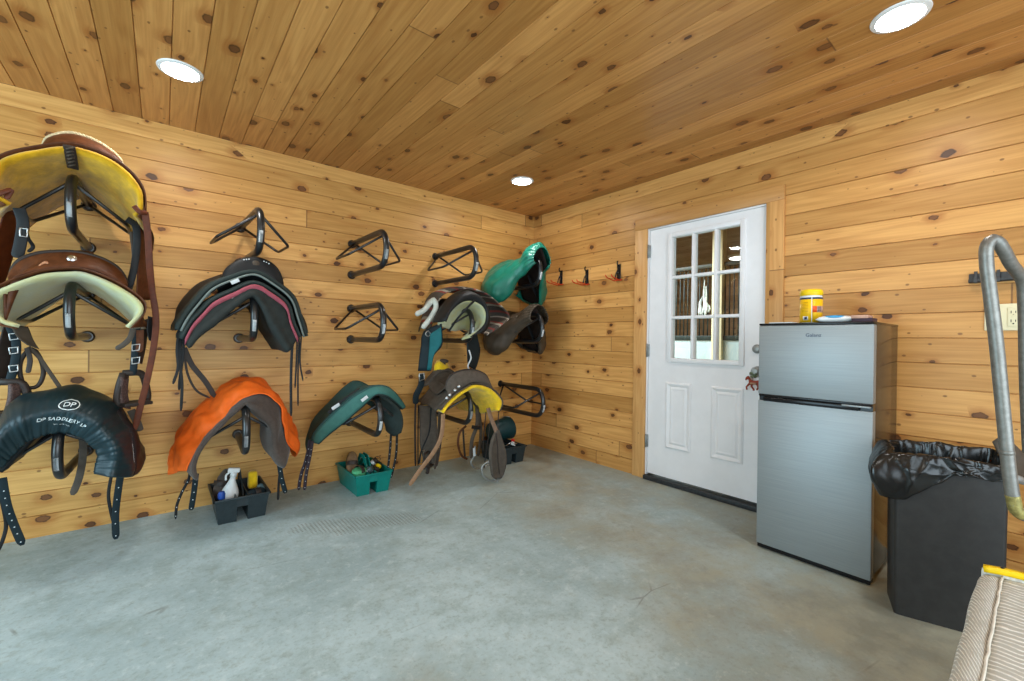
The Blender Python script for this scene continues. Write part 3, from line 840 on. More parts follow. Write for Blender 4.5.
# braided edge on the cantle
bm = bmesh.new(); c = catmull([p+Vector((0, -.006, .004)) for p in cr], 34)
for i, p in enumerate(c[1:-1]):
    tdir = (c[i+2]-c[i]).normalized(); q = Vector((1, 0, 0)).rotation_difference(tdir).to_matrix().to_4x4()
    bmesh.ops.create_uvsphere(bm, u_segments=8, v_segments=6, radius=1, matrix=Matrix.Translation(p) @ q @ Matrix.Rotation(.6, 4, 'Y') @ Matrix.Diagonal((.015, .011, .0085, 1)))
tag(finish('braided_edge', bm, L_('raw_rope', srgb(196, 178, 140), .8, var=.2, scale=90), s1), 'pale braided rope edge')
strap('lacing', [P(69, 146, .715), P(71, 156, .66), P(73, 168, .58)], .04, M_dark_leather, s1, .012, tip=False)
bm = bmesh.new()
for i in range(6):
    a = P(66+i*.5, 149+i*3.4, .722-i*.02); b = P(73+i*.5, 147.5+i*3.4, .722-i*.02); tube_bm(bm, [a, b], .0042, 6)
finish('lacing_wrap', bm, M_oil, s1)
strap('tie_string', [P(-6, 196, .72), P(4, 192, .725), P(11, 190, .72), P(6, 199, .71)], .018, M_rust, s1, .008)
strap('tie_string', [P(134, 206, .72), P(140, 212, .725), P(147, 213, .71)], .022, M_rust, s1, .008)
strap('saddle_string', [P(145, 212, .70), P(148, 235, .68), P(149.5, 262, .66), P(152, 290, .62), P(156, 318, .60), P(154, 345, .58), P(146, 385, .56), P(140, 408, .55), P(135, 430, .54)], .028, M_rust, s1, .005, 40)
strap('latigo', [P(127, 219, .60), P(135, 225, .58), P(137, 240, .55), P(134, 268, .54), P(129, 288, .53)], .030, M_black_leather, s1, .008, 30)
strap('latigo', [P(131, 232, .50), P(134, 262, .49), P(131, 290, .49)], .015, M_oil, s1, .006, 30)
fender(s1, [[P(136, 216, .50), P(149, 214, .42)], [P(137, 240, .50), P(150, 240, .40)], [P(137, 280, .50), P(152, 282, .40)], [P(136, 300, .50), P(150, 300, .42)]], M_brown)
fender(s1, [[P(16, 212, .38), P(6, 208, .45)], [P(18, 235, .34), P(-4, 235, .42)], [P(10, 268, .28), P(-12, 268, .36)], [P(2, 290, .26), P(-10, 290, .34)]], M_rust)
strap('latigo', [P(19, 208, .58), P(23, 222, .56), P(21, 240, .55), P(17, 258, .54)], .040, M_black_leather, s1, .010)
strap('latigo', [P(25, 225, .54), P(28, 238, .52), P(33, 247, .5), P(28, 252, .5)], .014, M_black_leather, s1, .006)
tube('buckle', [P(20, 228, .575), P(28, 229, .575), P(27, 237, .575), P(20, 236, .575)], .004, M_steel, s1, 6, True)

# ---- column 1, middle: western saddle with cream fleece
rim = [(18, 327), (0, 322), (-13, 308), (-10, 293), (8, 283), (22, 277.5), (44, 271.5), (66, 269.5), (80, 269.5), (104, 277), (128.5, 290), (143.5, 303), (143.5, 311), (129, 327)]
s2, cr = western(-3.435, 1.11, rim, .70, 'western saddle with cream fleece lining and tooled brown cantle, middle of the left column', M_cfleece, M_brown,
    [(11, 279), (13, 269), (20, 260.5), (37, 254), (58.7, 252), (80, 253), (104, 260), (120, 270.5), (127, 284)], .60,
    arch(-3.435, .10, .28, .28, 1.39, 1.12), [arch(-3.435, .42, .28, .28, 1.40, 1.16)], cant_m=M_brown)
bm = bmesh.new(); tube_bm(bm, catmull([p+Vector((0, -.004, .002)) for p in cr], 40), .0085, 8); finish('cantle_binding', bm, M_dark_leather, s2)
for us in ((38, 266, 46, 261, 52, 266), (86, 267, 97, 266, 104, 274)):
    r_ = [P(us[0], us[1], .655), P(us[2], us[3], .645), P(us[4], us[5], .655)]
    tag(loft('tooled_patch', [r_, shift(r_, (0, -.012, -.012))], L_('pale_tooled_leather', srgb(180, 128, 96), .6, var=.3, scale=120), s2, .006, 14, 5), 'pale tooled leather patch')
lathe('concho', [(0, .005), (.012, .004), (.017, 0)], P(72, 258.5, .645), M_steel, s2, 16, Vector((0, -1, .25)).normalized())
fender(s2, [[P(4, 325, .55), P(16, 326, .50)], [P(-3, 350, .52), P(12, 352, .48)], [P(-4, 378, .5), P(8, 380, .46)]], M_dark_leather)
strap('latigo', [P(10, 326, .56), P(16, 342, .54), P(15, 362, .52), P(9, 384, .50)], .030, M_navy, s2, .010)
for v in (334, 348, 366): tube('buckle', [P(9, v, .56), P(18, v-1, .56), P(18, v+5, .56), P(10, v+6, .56)], .0035, M_steel, s2, 6, True)
fender(s2, [[P(10, 324, .60), P(28, 327, .56)], [P(17, 337, .59), P(34, 341, .55)], [P(27, 345, .58), P(39, 349, .55)]], M_oil, 'ear')
tube('hanging_loop', catmull([P(32, 349, .5), P(22, 358, .5), P(20, 373, .49), P(26, 387, .48), P(36, 387, .48), P(43, 376, .48), P(41, 360, .49)], 36, True), .009, M_dark_leather, s2, 8, True)
strap('tie_strap', [P(28, 347, .53), P(38, 356, .51), P(48, 370, .50), P(61, 389, .49)], .016, M_oil, s2, .005)
strap('tie_strap', [P(27, 348, .53), P(30, 360, .52), P(28, 373, .52)], .018, M_dark_leather, s2, .006)
st_ = stirrup(s2, P(9, 381, .50), .13, .15, M_dark_leather, wrap=.03)
loft('stirrup_wrap', [[P(9, 384, .53), P(20, 383, .50)], [P(8, 398, .53), P(20, 398, .50)], [P(4, 412, .53), P(20, 410, .50)]], L_('studded_leather', srgb(84, 66, 62), .55, var=.5, scale=170, bump=.6, bscale=220), s2, .022, 8, 12)
fender(s2, [[P(139, 322, .52), P(150, 318, .44)], [P(136, 345, .50), P(146, 345, .44)], [P(134, 362, .48), P(142, 364, .44)]], M_dark_leather)
fender(s2, [[P(148, 316, .56), P(156, 318, .52)], [P(147, 330, .56), P(156, 334, .52)], [P(149, 340, .56), P(153, 342, .53)]], M_black_leather, 'flap')
strap('latigo', [P(138, 318, .58), P(136, 335, .55), P(135, 352, .53), P(133, 375, .51)], .030, M_navy, s2, .010)
strap('ear', [P(134, 325, .6), P(130, 338, .59), P(123, 345, .58), P(116, 349, .57)], .024, M_oil, s2, .006)
strap('ear', [P(140, 330, .58), P(140, 343, .56), P(139, 352, .55)], .03, M_brown, s2, .006)
for v in (345, 358): tube('buckle', [P(132, v, .56), P(140, v-1, .56), P(139, v+5, .56), P(132, v+6, .56)], .0035, M_steel, s2, 6, True)
stirrup(s2, P(133, 372, .50), .135, .165, M_dark_leather, wrap=.03, yaw=.5)
loft('stirrup_wrap', [[P(121, 377, .54), P(128, 376, .50)], [P(118, 392, .54), P(127, 393, .50)], [P(121, 407, .54), P(130, 409, .50)]], MATS['studded_leather'], s2, .022, 8, 12)
strap('hobble_strap', [P(131, 410, .50), P(136, 420, .50), P(140, 431, .49)], .034, M_oil, s2, .005)

# ---- column 1, bottom: saddle under a lettered cover
cov = empty('saddle_cover', (-3.44, -.4, .45), 'dark teal nylon saddle cover with white lettering, lowest at the left edge', 'saddle cover')
outer = [(-34, 474), (-22, 445), (-6, 425), (12, 403.5), (29, 394), (58.6, 389), (76, 387.5), (94, 392), (111, 399), (121, 411), (132, 428), (139, 450), (137, 474)]
inner = [(-14, 484), (-5, 473), (7, 463), (18, 450), (29, 442), (44, 435.5), (58, 433), (70, 434), (82, 439), (91, 446.5), (96, 453), (95, 464), (93.5, 474)]
ro = row(outer, .52); ri = row(inner, .66)
rm = [a.lerp(b, .45)+Vector((0, -.13, .015)) for a, b in zip(catmull(ro, 13), catmull(ri, 13))]
frr = arch(-3.435, .09, .26, .25, .76, .46)
def gather(s, t):
    k = max(0, (t-.45)/.55)
    return .0065*k*noise.noise(Vector((s*58, t*2.5, 0)))+.004*k*noise.noise(Vector((s*120, t*3, 4)))+.007*noise.noise(Vector((s*16+t*3, t*3, 9)))*(1-.5*k)
cv = loft('cover_shell', [frr, arch(-3.44, .32, .29, .275, .82, .45), ro, rm, ri], M_cover, cov, .006, 150, 44, wr=.012, wf=7., rib=gather, seed=3)
Gc, Nc = o_grid[cv.name]
def on_cover(u, v):
    """nearest grid point of the cover along the sight line"""
    best = None
    for j in range(len(Gc)//2, len(Gc)):
        for i in range(len(Gc[0])):
            d = Gc[j][i]-CAM; z = d.dot(FW)
            e = (512+FPX*d.dot(RT)/z-u)**2+(340.5-FPX*d.dot(UP)/z-v)**2
            if best is None or e < best[0]: best = (e, Gc[j][i], Nc[j][i])
    return best[1], best[2]
def print_on(txt, size, u, v, tilt, name, curve=0.):
    c, n = on_cover(u, v)
    j0, i0 = min(((j, i) for j in range(len(Gc)) for i in range(len(Gc[0]))), key=lambda q: (Gc[q[0]][q[1]]-c).length_squared)
    du = (Gc[j0][i0+6]-Gc[j0][i0-6]).length/12; dv = (Gc[j0+4][i0]-Gc[j0-4][i0]).length/8
    bm = text_mesh(txt, size) if isinstance(txt, str) else txt
    bmesh.ops.triangulate(bm, faces=bm.faces)
    bmesh.ops.subdivide_edges(bm, edges=[e for e in bm.edges if e.calc_length() > .006], cuts=1)
    ct, sn = math.cos(tilt), math.sin(tilt)
    for vv in bm.verts:
        x, y = vv.co.x*ct-vv.co.y*sn, vv.co.x*sn+vv.co.y*ct
        fi, fj = i0+x/du, j0-(y-curve*x*x)/dv
        i, j = int(math.floor(fi)), int(math.floor(fj)); a, b = fi-i, fj-j
        j = max(0, min(len(Gc)-2, j))
        p = (Gc[j][i]*(1-a)+Gc[j][i+1]*a)*(1-b)+(Gc[j+1][i]*(1-a)+Gc[j+1][i+1]*a)*b
        nn = (Nc[j][i]*(1-a)*(1-b)+Nc[j][i+1]*a*(1-b)+Nc[j+1][i]*(1-a)*b+Nc[j+1][i+1]*a*b).normalized()
        if nn.dot(CAM-p) < 0: nn = -nn
        vv.co = p+nn*(.0042+(.0008 if vv.co.z > 0 else 0))
    return finish(name, bm, M_print, cv, smooth=False)
print_on('DP SADDLERY LP', .0225, 65, 418, -.06, 'lettering', -.8)
print_on('--- ---- ---', .014, 62, 423.6, -.06, 'small_lettering', -.8)
print_on('DP', .030, 69, 406, .05, 'monogram')
bm = bmesh.new(); n = 48
a_, b_ = [], []
for i in range(n):
    t = 2*PI*i/n
    a_.append(bm.verts.new((.033*math.cos(t), .027*math.sin(t), 0))); b_.append(bm.verts.new((.0295*math.cos(t), .0235*math.sin(t), 0)))
for i in range(n): bm.faces.new((a_[i], a_[(i+1) % n], b_[(i+1) % n], b_[i]))
print_on(bm, 0, 69, 406, .05, 'emblem_ring')
sub = [Gc[j][100:150] for j in range(3, 26, 2)]
loft('end_gusset', sub, M_gusset, cov, .012, 40, 14)
tube('zip', [Gc[25][i]+Vector((0, -.006, .002)) for i in range(126, 140)], .0028, M_white_label, cov, 6)
es = empty('covered_saddle', (-3.44, -.35, .45), 'black girth straps and panels of the saddle inside the dark lettered cover', 'saddle')
loft('panel', [arch(-3.435, .12, .24, .24, .725, .47), arch(-3.435, .36, .25, .25, .735, .47), arch(-3.435, .55, .22, .22, .745, .50)], M_black_leather, es, .03, 30, 12)
strap('billet', [P(2, 478, .50), P(7, 505, .48), P(14, 525, .46), P(22.5, 545, .45)], .030, M_navy, es, .006, holes=8)
strap('billet', [P(-3, 485, .46), P(4, 510, .44), P(6, 527, .42), P(2, 542, .42), P(-3, 553, .40)], .014, M_black_leather, es, .006)
strap('billet', [P(112, 472, .46), P(108.5, 495, .45), P(111, 512, .44), P(114.5, 526, .43)], .014, M_black_leather, es, .006)
strap('billet', [P(121, 472, .50), P(118, 492, .48), P(115.5, 515, .46), P(116, 539, .45)], .030, M_navy, es, .006, holes=5)
strap('girth_strap', [P(83, 437, .45), P(83, 455, .42), P(79, 478, .40), P(72.5, 495, .40)], .030, M_grey_leather, es, .006)

# ---- column 2, middle: english saddle, stacked pads with pink trim
s3 = empty('english_saddle', (-2.69, -.35, 1.1), 'black english saddle with pink-trimmed quilted panels, below an empty rack', 'saddle')
A_ = [(181, 331), (188, 318), (199, 304), (213, 289), (233, 280), (254.6, 274.5), (273, 284), (291, 299), (298, 318), (304, 337)]
B_ = [(185, 340), (193, 325), (203, 314), (213.5, 303), (233, 293.5), (255.3, 285), (271, 293), (286, 305), (291, 322), (298, 338)]
C_ = [(188.4, 348), (197, 338), (205, 331), (212.5, 326), (231, 310), (253, 295.5), (262, 307), (270, 324), (279, 338), (288, 352)]
ra, rb, rc = row(A_, .60), row(B_, .63), row(C_, .64)
def far_of(r, d, k=1., dz=0.):
    return [Vector((-2.69+(p.x+2.69)*k, -d, p.z+dz)) for p in r]
loft('upper_pad', [row(A_, .61), far_of(ra, .38, 1.02, .01), far_of(ra, .12, 1.05)], M_darkpanel, s3, .034, 44, 14, off=-.018, flip=True, wr=.003)
tube('grey_piping', catmull(row(A_, .625), 50), .006, M_greytrim, s3, 8)
loft('lower_pad', [rb, far_of(rb, .38, 1.02, .005), far_of(rb, .14, 1.03)], M_darkpanel, s3, .03, 44, 14, off=-.016, flip=True, wr=.003)
pk = row(B_, .645)
loft('pink_trim', [shift(pk, (0, .004, .004)), shift(pk, (0, -.002, -.010)), shift(pk, (0, .004, -.026))], M_pink, s3, .008, 44, 6)
def quilt(s, t): return -.003*(abs(math.sin(s*40))**.3)
loft('underside_panel', [[a.lerp(b, .12) for a, b in zip(catmull(rb, 20), catmull(rc, 20))], [a.lerp(b, .6)+Vector((0, -.006, 0)) for a, b in zip(catmull(rb, 20), catmull(rc, 20))], catmull(rc, 20), far_of(catmull(rc, 20), .40, 1., .008), far_of(catmull(rc, 20), .16, 1., .01)], L_('black_quilt', srgb(40, 44, 42), .85, var=.12, bump=.4, bscale=80), s3, .014, 60, 22, rib=quilt, wr=.002)
ct = [(223, 277), (226, 270), (231, 265), (241, 259.5), (253, 257.5), (265, 260), (274, 265.5), (280, 274), (283, 285)]
cr = row(ct, .56)
bs = row([(225, 284), (230, 279.5), (238, 276), (247, 274), (255, 272.5), (264, 275), (272, 279.5), (278, 286), (282, 292)], .595)
xm = -2.69
loft('seat', [bs, cr, arch(xm, .50, .165, .165, 1.475, 1.39, p=2.2), arch(xm, .36, .155, .155, 1.43, 1.35, p=2.2), arch(xm, .22, .14, .14, 1.455, 1.36, p=2.2), arch(xm, .12, .12, .12, 1.49, 1.38, p=2.2)], M_black_leather, s3, .014, 40, 24)
lathe('rosette', [(0, .005), (.016, .004), (.021, 0)], P(256, 264, .585), M_oil, s3, 18, Vector((0, -1, .1)).normalized())
for u, v in ((244, 258.9), (246.5, 258.6), (249, 258.4), (264, 260.5), (266.5, 261.5), (269, 262.8)):
    lathe('stud', [(0, .003), (.003, .002), (.004, 0)], P(u, v+.8, .585), M_white_label, s3, 8, Vector((0, -1, .2)).normalized())
loft('flap', [row([(222, 275), (199, 284), (186, 296), (178, 308), (176, 318), (173, 330)], .30), row([(228, 284), (212, 293), (200, 305), (190, 316), (184, 324), (176, 331)], .52)], M_black_leather, s3, .012, 26, 12, off=.004)
loft('flap', [row([(284, 292), (296, 306), (305, 321), (308, 333)], .30), row([(283, 296), (292, 308), (300, 322), (303, 336)], .50)], M_black_leather, s3, .012, 26, 12)
strap('thigh_strap', [P(195, 304, .56), P(203, 298, .57), P(210, 293, .58)], .02, M_greytrim, s3, .010)
for u, v in ((231, 283), (231, 297)):
    q = strap('maker_tag', [P(u, v, .645), P(u+8, v-3.2, .645)], .020, M_white_label, s3, .002, 6, tip=False)
for i, pth in enumerate(([(179, 330), (177, 350), (178, 368), (173, 384)], [(181, 332), (180, 360), (182, 385), (181, 411)], [(184, 336), (183, 355), (180, 378), (179, 390)])):
    strap('billet', [P(u, v, .52-.03*i) for u, v in pth], .014, M_black_leather, s3, .004)
for i, pth in enumerate(([(293, 340), (292, 350), (291, 375), (291, 416)], [(297, 334), (297, 345), (296, 370), (295, 388)], [(299, 331), (299, 342), (298, 372), (298, 406)], [(302, 328), (301, 340), (300, 362), (303, 381)])):
    strap('billet', [P(u, v, .50-.03*i) for u, v in pth], .016 if i == 0 else .010, M_black_leather, s3, .004)
strap('stirrup_leather', [P(184, 348, .40), P(192, 365, .38), P(205, 381, .37), P(215, 397, .36)], .028, M_dark_leather, s3, .005)
strap('stirrup_leather', [P(184, 352, .39), P(188, 375, .37), P(197, 391, .36), P(210, 398, .35)], .012, M_dark_leather, s3, .005)

# ---- column 2, bottom: brown felt saddle under an orange cover
s4 = empty('treeless_saddle', (-2.70, -.3, .45), 'brown felt-lined saddle under the orange cover, above the black tote', 'saddle')
Ofr = [(186, 471), (193, 457), (200, 446), (208, 434), (224, 420.8), (234.6, 405), (247.8, 396), (266.3, 395), (279.5, 408), (281, 423), (285, 436), (290, 448)]
Fin = [(197.6, 480), (194, 470), (196, 457.8), (207, 439.5), (229, 417), (238, 410), (245, 403), (254, 412), (271.6, 429), (273, 450), (278, 463), (284, 468)]
rF, rI = row(Ofr, .50), row(Fin, .56)
loft('felt_panel', [[p+Vector((0, .25, 0)) for p in rF], [p+Vector((0, .04, 0)) for p in rF], [a.lerp(b, .5)+Vector((0, -.02, 0)) for a, b in zip(catmull(rF, 14), catmull(rI, 14))], rI, [p+Vector((0, .2, .0)) for p in rI], [p+Vector((0, .42, .0)) for p in rI]], M_felt, s4, .018, 44, 30, wr=.004)
strap('girth_strap', [P(190, 462, .40), P(189, 478, .38), P(182, 492, .37), P(177, 505, .36), P(175.5, 519, .35)], .014, M_black_leather, s4, .005, holes=6)
strap('billet', [P(196, 474, .48), P(194, 492, .45), P(191, 510, .43)], .028, M_navy, s4, .006, holes=4)
strap('billet', [P(279, 462, .46), P(281.5, 478, .45), P(285.5, 493, .44)], .028, M_navy, s4, .006, holes=4)
strap('billet', [P(281, 464, .42), P(279, 480, .40), P(278, 500, .39)], .014, M_black_leather, s4, .006)
oc_ = empty('saddle_cover', (-2.70, -.3, .47), 'bright orange nylon saddle cover over the brown felt saddle', 'saddle cover')
Oout = [(172, 474), (170, 463), (179, 436.7), (200, 411.5), (218.7, 394.4), (232, 384), (247.8, 380), (263.7, 382.5), (279.5, 399.7), (294, 426), (299, 444), (296, 457)]
rO = row(Oout, .36)
loft('cover_shell', [arch(-2.70, .08, .27, .27, .72, .44), [p+Vector((0, .16, -.005)) for p in rO], rO, [a.lerp(b, .5)+Vector((0, -.03, .014)) for a, b in zip(catmull(rO, 14), catmull(rF, 14))], [p+Vector((0, -.02, .004)) for p in catmull(rF, 14)]], M_orange, oc_, .008, 90, 44, wr=.020, wf=10., seed=5, rib=lambda s_, t_: .004*math.sin(s_*46+t_*9)*min(1, 3*t_))

# ---- column 3, bottom: teal saddle
s5 = empty('treeless_saddle', (-1.93, -.3, .45), 'dark teal treeless saddle with pale edge, on the rack above the green tote', 'saddle')
TO = [(312, 442, .30), (315, 433, .34), (334, 414, .46), (356, 396, .55), (375.8, 386.5, .60), (387, 387.5, .60), (397, 395, .55), (405.5, 407, .48)]
TI = [(318, 444, .34), (330, 433, .40), (343, 423, .48), (367, 402, .58), (377, 394, .62), (386, 395, .62), (394, 400, .57), (403, 409, .50)]
TB = [(311, 440, .16), (309.5, 434, .16), (314, 419, .18), (330, 401.5, .22), (345, 386.5, .28), (354, 381, .30), (363, 384, .30), (380, 398, .28)]
rTO, rTI, rTB = row(TO, 0), row(TI, 0), row(TB, 0)
loft('edge_band', [rTO, rTI], M_tealrim, s5, .020, 40, 6)
loft('seat', [rTB, [a.lerp(b, .4)+Vector((0, 0, -.022)) for a, b in zip(catmull(rTB, 14), catmull(rTO, 14))], [a.lerp(b, .8)+Vector((0, 0, -.006)) for a, b in zip(catmull(rTB, 14), catmull(rTO, 14))], rTO], M_tealsad, s5, .022, 44, 20, wr=.003)
loft('back_flap', [rTB, [p+Vector((0, .10, -.10)) for p in rTB]], M_tealsad, s5, .016, 36, 8)
loft('underside_panel', [rTI, [p+Vector((0, .12, -.012)) for p in rTI], [p+Vector((0, .28, -.02)) for p in rTI]], M_darkpanel, s5, .026, 40, 14, wr=.003)
loft('side_panel', [row([(380, 394, .58), (392, 402, .57), (401, 412, .54), (403, 424, .52), (401, 433, .50)], 0), row([(377, 398, .48), (384, 408, .47), (390, 417, .46), (393, 427, .45), (394, 436, .44)], 0), row([(372, 400, .36), (378, 410, .35), (382, 416, .35), (385, 424, .35), (387, 431, .35)], 0)], M_darkpanel, s5, .024, 26, 16, wr=.003)
strap('seat_strap', [P(330, 414, .42), P(340, 405, .45), P(352, 397, .48), P(362, 390, .5)], .05, M_black_leather, s5, .012)
strap('maker_tag', [P(361.5, 401, .605), P(367.5, 396.5, .605)], .022, M_white_label, s5, .003, 6, tip=False)
strap('maker_tag', [P(332, 409, .47), P(339.5, 404, .47)], .022, M_white_label, s5, .003, 6, tip=False)
for a_ in ([(310, 440, .30), (306, 460, .28), (301, 475, .27), (298.5, 490, .26)], [(312.5, 441, .33), (309.5, 458, .31), (306, 475, .30), (304.5, 490, .29)]):
    strap('billet', [P(*q) for q in a_], .022, L_('plum_black_strap', srgb(52, 42, 50), .55), s5, .005, holes=7)
for a_ in ([(391, 434, .44), (390, 450, .43), (388, 468, .42)], [(397, 434, .46), (396, 455, .44), (391, 478, .43)]):
    strap('billet', [P(*q) for q in a_], .018, M_black_leather, s5, .005, holes=5)

# ---- column 4, middle: striped blanket and saddle with cream fleece
bl = empty('saddle_blanket', (-1.15, -.3, 1.15), 'striped wool saddle blanket with white fleece rolls, under the cream fleece saddle', 'saddle blanket')
BK = [(424, 329, .30), (430, 310, .32), (435, 295, .34), (449.6, 288.6, .36), (463, 287.5, .38), (479, 292, .40), (489, 299.5, .40), (501, 311.5, .42), (502.5, 316, .42), (494.5, 323.6, .44), (480, 333, .46)]
rb_ = row(BK, 0)
loft('wool_sheet', [[p+Vector(((-1.16-p.x)*.22, .22, -.02)) for p in rb_], [p+Vector(((-1.16-p.x)*.06, .10, .004)) for p in rb_], rb_, [p+Vector((.0, -.10, -.018)) for p in rb_]], M_wool, bl, .016, 60, 18, wr=.004)
for pth in ([(434, 299, .40), (430, 303, .42), (424, 310, .44), (416, 314.5, .45)], [(433, 298, .42), (436, 306, .44), (431, 317, .46), (422.5, 328, .47)]):
    pts = catmull([P(*q) for q in pth], 18); tube('fleece_roll', pts, [.012]+[.020]*16+[.013], M_wfleece, bl, 12)
s6 = empty('trail_saddle', (-1.2, -.35, 1.1), 'black and teal trail saddle with cream fleece underside, over the striped blanket', 'saddle')
BR = [(440, 322), (445, 313), (451, 303), (459, 294.5), (467, 291.5), (476, 294.5), (483, 301.5), (488, 310.5), (488.5, 324), (484, 332)]
FR = [(446, 322), (449, 314), (455, 307), (465.5, 301), (476, 302), (484, 308), (486.5, 317), (484, 326), (477, 332), (470, 337)]
rBR, rFR = row(BR, .64), row(FR, .67)
loft('cantle_band', [[p+Vector((0, .12, 0)) for p in rBR], rBR, [a.lerp(b, .5)+Vector((0, -.03, .006)) for a, b in zip(rBR, rFR)], rFR], M_black_leather, s6, .014, 44, 16, wr=.002)
loft('fleece_lining', [rFR, [p+Vector((-.01, .10, -.02)) for p in rFR], row([(449, 329, .52), (454, 323, .48), (459, 319, .44), (464, 317, .42), (469, 318, .42), (473, 321, .44), (474, 326, .48), (472, 331, .52), (468, 335, .55), (463, 339, .56)], 0), row([(449, 330, .50), (453, 331, .44), (456, 331, .38), (460, 330, .35), (464, 330, .35), (467, 331, .38), (469, 332, .44), (468, 334, .48), (466, 336, .52), (463, 339, .54)], 0)], M_cfleece, s6, .022, 40, 18, wr=.004, wf=20.)
loft('seat', [[p+Vector((0, .02, .006)) for p in rBR], arch(-1.21, .50, .18, .18, 1.46, 1.36, p=2.), arch(-1.20, .34, .17, .17, 1.42, 1.33, p=2.), arch(-1.19, .18, .15, .15, 1.47, 1.34, p=2.)], M_black_leather, s6, .016, 36, 18)
strap('crossing_strap', [P(449, 331, .60), P(458, 318, .66), P(468, 307, .70), P(474, 301, .69)], .016, M_black_leather, s6, .006, tip=False)
fender(s6, [[P(424, 331, .46), P(441.5, 322, .58)], [P(421.5, 337, .46), P(442.5, 335, .58)], [P(421, 345, .45), P(442, 346, .56)], [P(419.5, 356, .44), P(434, 356, .52)], [P(418, 371, .44), P(431, 371, .50)]], M_navy, thick=.012)
fender(s6, [[P(430, 334, .55), P(441, 327, .60)], [P(429.5, 343, .54), P(441.5, 343, .59)], [P(428.5, 356, .52), P(434, 355, .55)], [P(427, 370, .50), P(431.5, 370, .52)]], M_tealnyl, 'fender_face', .008)
tube('ring', catmull([P(428, 331, .525), P(425.5, 334, .525), P(428, 336.5, .525), P(430.5, 334, .525)], 16, True), .004, M_steel, s6, 6, True)
tube('buckle', [P(419, 374, .47), P(424, 373, .47), P(424.5, 379, .47), P(419.5, 381, .47)], .005, M_steel, s6, 6, True)
strap('fender_strap', [P(422, 374, .46), P(421, 385, .45), P(416, 396, .44), P(416, 404, .43)], .05, M_navy, s6, .008)
fender(s6, [[P(467, 335, .52), P(477, 334, .46)], [P(467, 345, .52), P(480, 350, .44)], [P(467.5, 358, .51), P(478, 362, .44)], [P(468, 366, .5), P(475, 370, .44)]], M_navy, thick=.012)
strap('cord', [P(469, 350, .56), P(471, 358, .56), P(468, 366, .55), P(470, 371, .54)], .012, M_white_label, s6, .005)

# ---- column 4, bottom: brown western saddle, bright yellow fleece
rim = [(442, 411), (447, 404), (457, 394.5), (466, 388.5), (475, 384), (488, 386.5), (497, 393), (502.5, 402), (500, 410)]
s7, cr = western(-1.22, .45, rim, .74, 'brown suede western saddle with bright yellow fleece and hanging straps, beside the corner tote', M_bfleece, M_grey_leather,
    [(446, 390), (446.5, 383), (450, 376), (457, 372), (468, 369.8), (479, 371.5), (487, 377), (489, 385)], .66,
    arch(-1.20, .12, .20, .22, .70, .58, .50), [arch(-1.21, .42, .22, .25, .715, .58, .50)], fl_thick=.03)
bm = bmesh.new(); tube_bm(bm, catmull([p+Vector((0, -.004, .002)) for p in cr], 40), .007, 8); finish('cantle_binding', bm, M_dark_leather, s7)
for u, v in ((447, 398), (450, 395), (455, 390), (459, 386.5)):
    lathe('concho', [(0, .004), (.008, .003), (.011, 0)], P(u, v, .765), M_steel, s7, 10, Vector((-.5, -1, .2)).normalized())
loft('side_skirt', [row([(420, 405, .30), (424, 396, .30), (430, 388, .32), (437, 380, .36)], 0), row([(428, 405, .46), (434, 398, .46), (440, 392, .48), (446, 385, .52)], 0), row([(436, 411, .60), (440, 406, .62), (445, 400, .66), (452, 393, .70)], 0)], M_grey_leather, s7, .014, 22, 16, wr=.003)
fender(s7, [[P(419, 405, .36), P(436, 406, .46)], [P(419.5, 425, .36), P(437, 425, .44)], [P(420, 445, .36), P(437, 446, .42)], [P(423, 459, .36), P(435, 467, .40)]], M_grey_leather, thick=.012)
strap('tie_strap', [P(415.5, 404, .34), P(415, 430, .33), P(415.5, 466, .32)], .016, M_dark_leather, s7, .005)
strap('tie_strap', [P(418.5, 405, .35), P(418, 440, .34), P(418, 466, .33)], .010, M_black_leather, s7, .005)
strap('tie_strap', [P(431, 408, .48), P(429, 432, .46), P(421, 452, .45), P(419, 464, .44)], .012, M_black_leather, s7, .005)
strap('tie_strap', [P(440, 412, .56), P(438, 440, .54), P(435, 469, .52)], .026, M_oil, s7, .006)
strap('tie_strap', [P(442.5, 415, .58), P(441, 440, .56), P(437, 466, .54)], .014, M_dark_leather, s7, .005)
strap('cinch_strap', [P(443, 414, .62), P(442.5, 428, .62), P(440, 440, .62), P(433, 453, .61), P(420, 470, .60), P(409.5, 485.5, .60)], .034, M_tan, s7, .006, 34)
tube('buckle', [P(421, 451, .44), P(424, 450, .44), P(423, 462, .44), P(420, 463, .44)], .005, M_steel, s7, 6, True)
stirrup(s7, P(427, 452, .47), .12, .115, M_dark_leather, yaw=.6)
strap('billet', [P(426, 462, .50), P(428, 468, .50), P(427, 474, .50)], .03, M_dark_leather, s7, .006)
tube('hanging_loop', catmull([P(466, 426, .42), P(460, 432, .42), P(458, 444, .41), P(462, 456, .40), P(467, 459, .40)], 24), .010, M_brown, s7, 8)
strap('tie_strap', [P(463, 428, .42), P(464, 445, .41), P(465, 458, .40)], .018, M_dark_leather, s7, .005)
strap('stirrup_leather', [P(477, 405, .48), P(477, 425, .46), P(472, 440, .45), P(471, 458, .44)], .036, M_grey_leather, s7, .008)
strap('stirrup_leather', [P(479, 412, .46), P(481, 435, .44), P(478, 456, .43)], .030, M_oil, s7, .008)
strap('keeper', [P(472, 427, .50), P(480, 428, .48)], .03, M_black_leather, s7, .010, 6, tip=False)
tube('hoop_stirrup', catmull([P(475, 446, .50), P(474.5, 455, .50), P(471, 462, .50), P(475, 468, .49), P(483, 468, .47), P(489, 464, .46)], 30), .008, M_grey_metal, s7, 8)
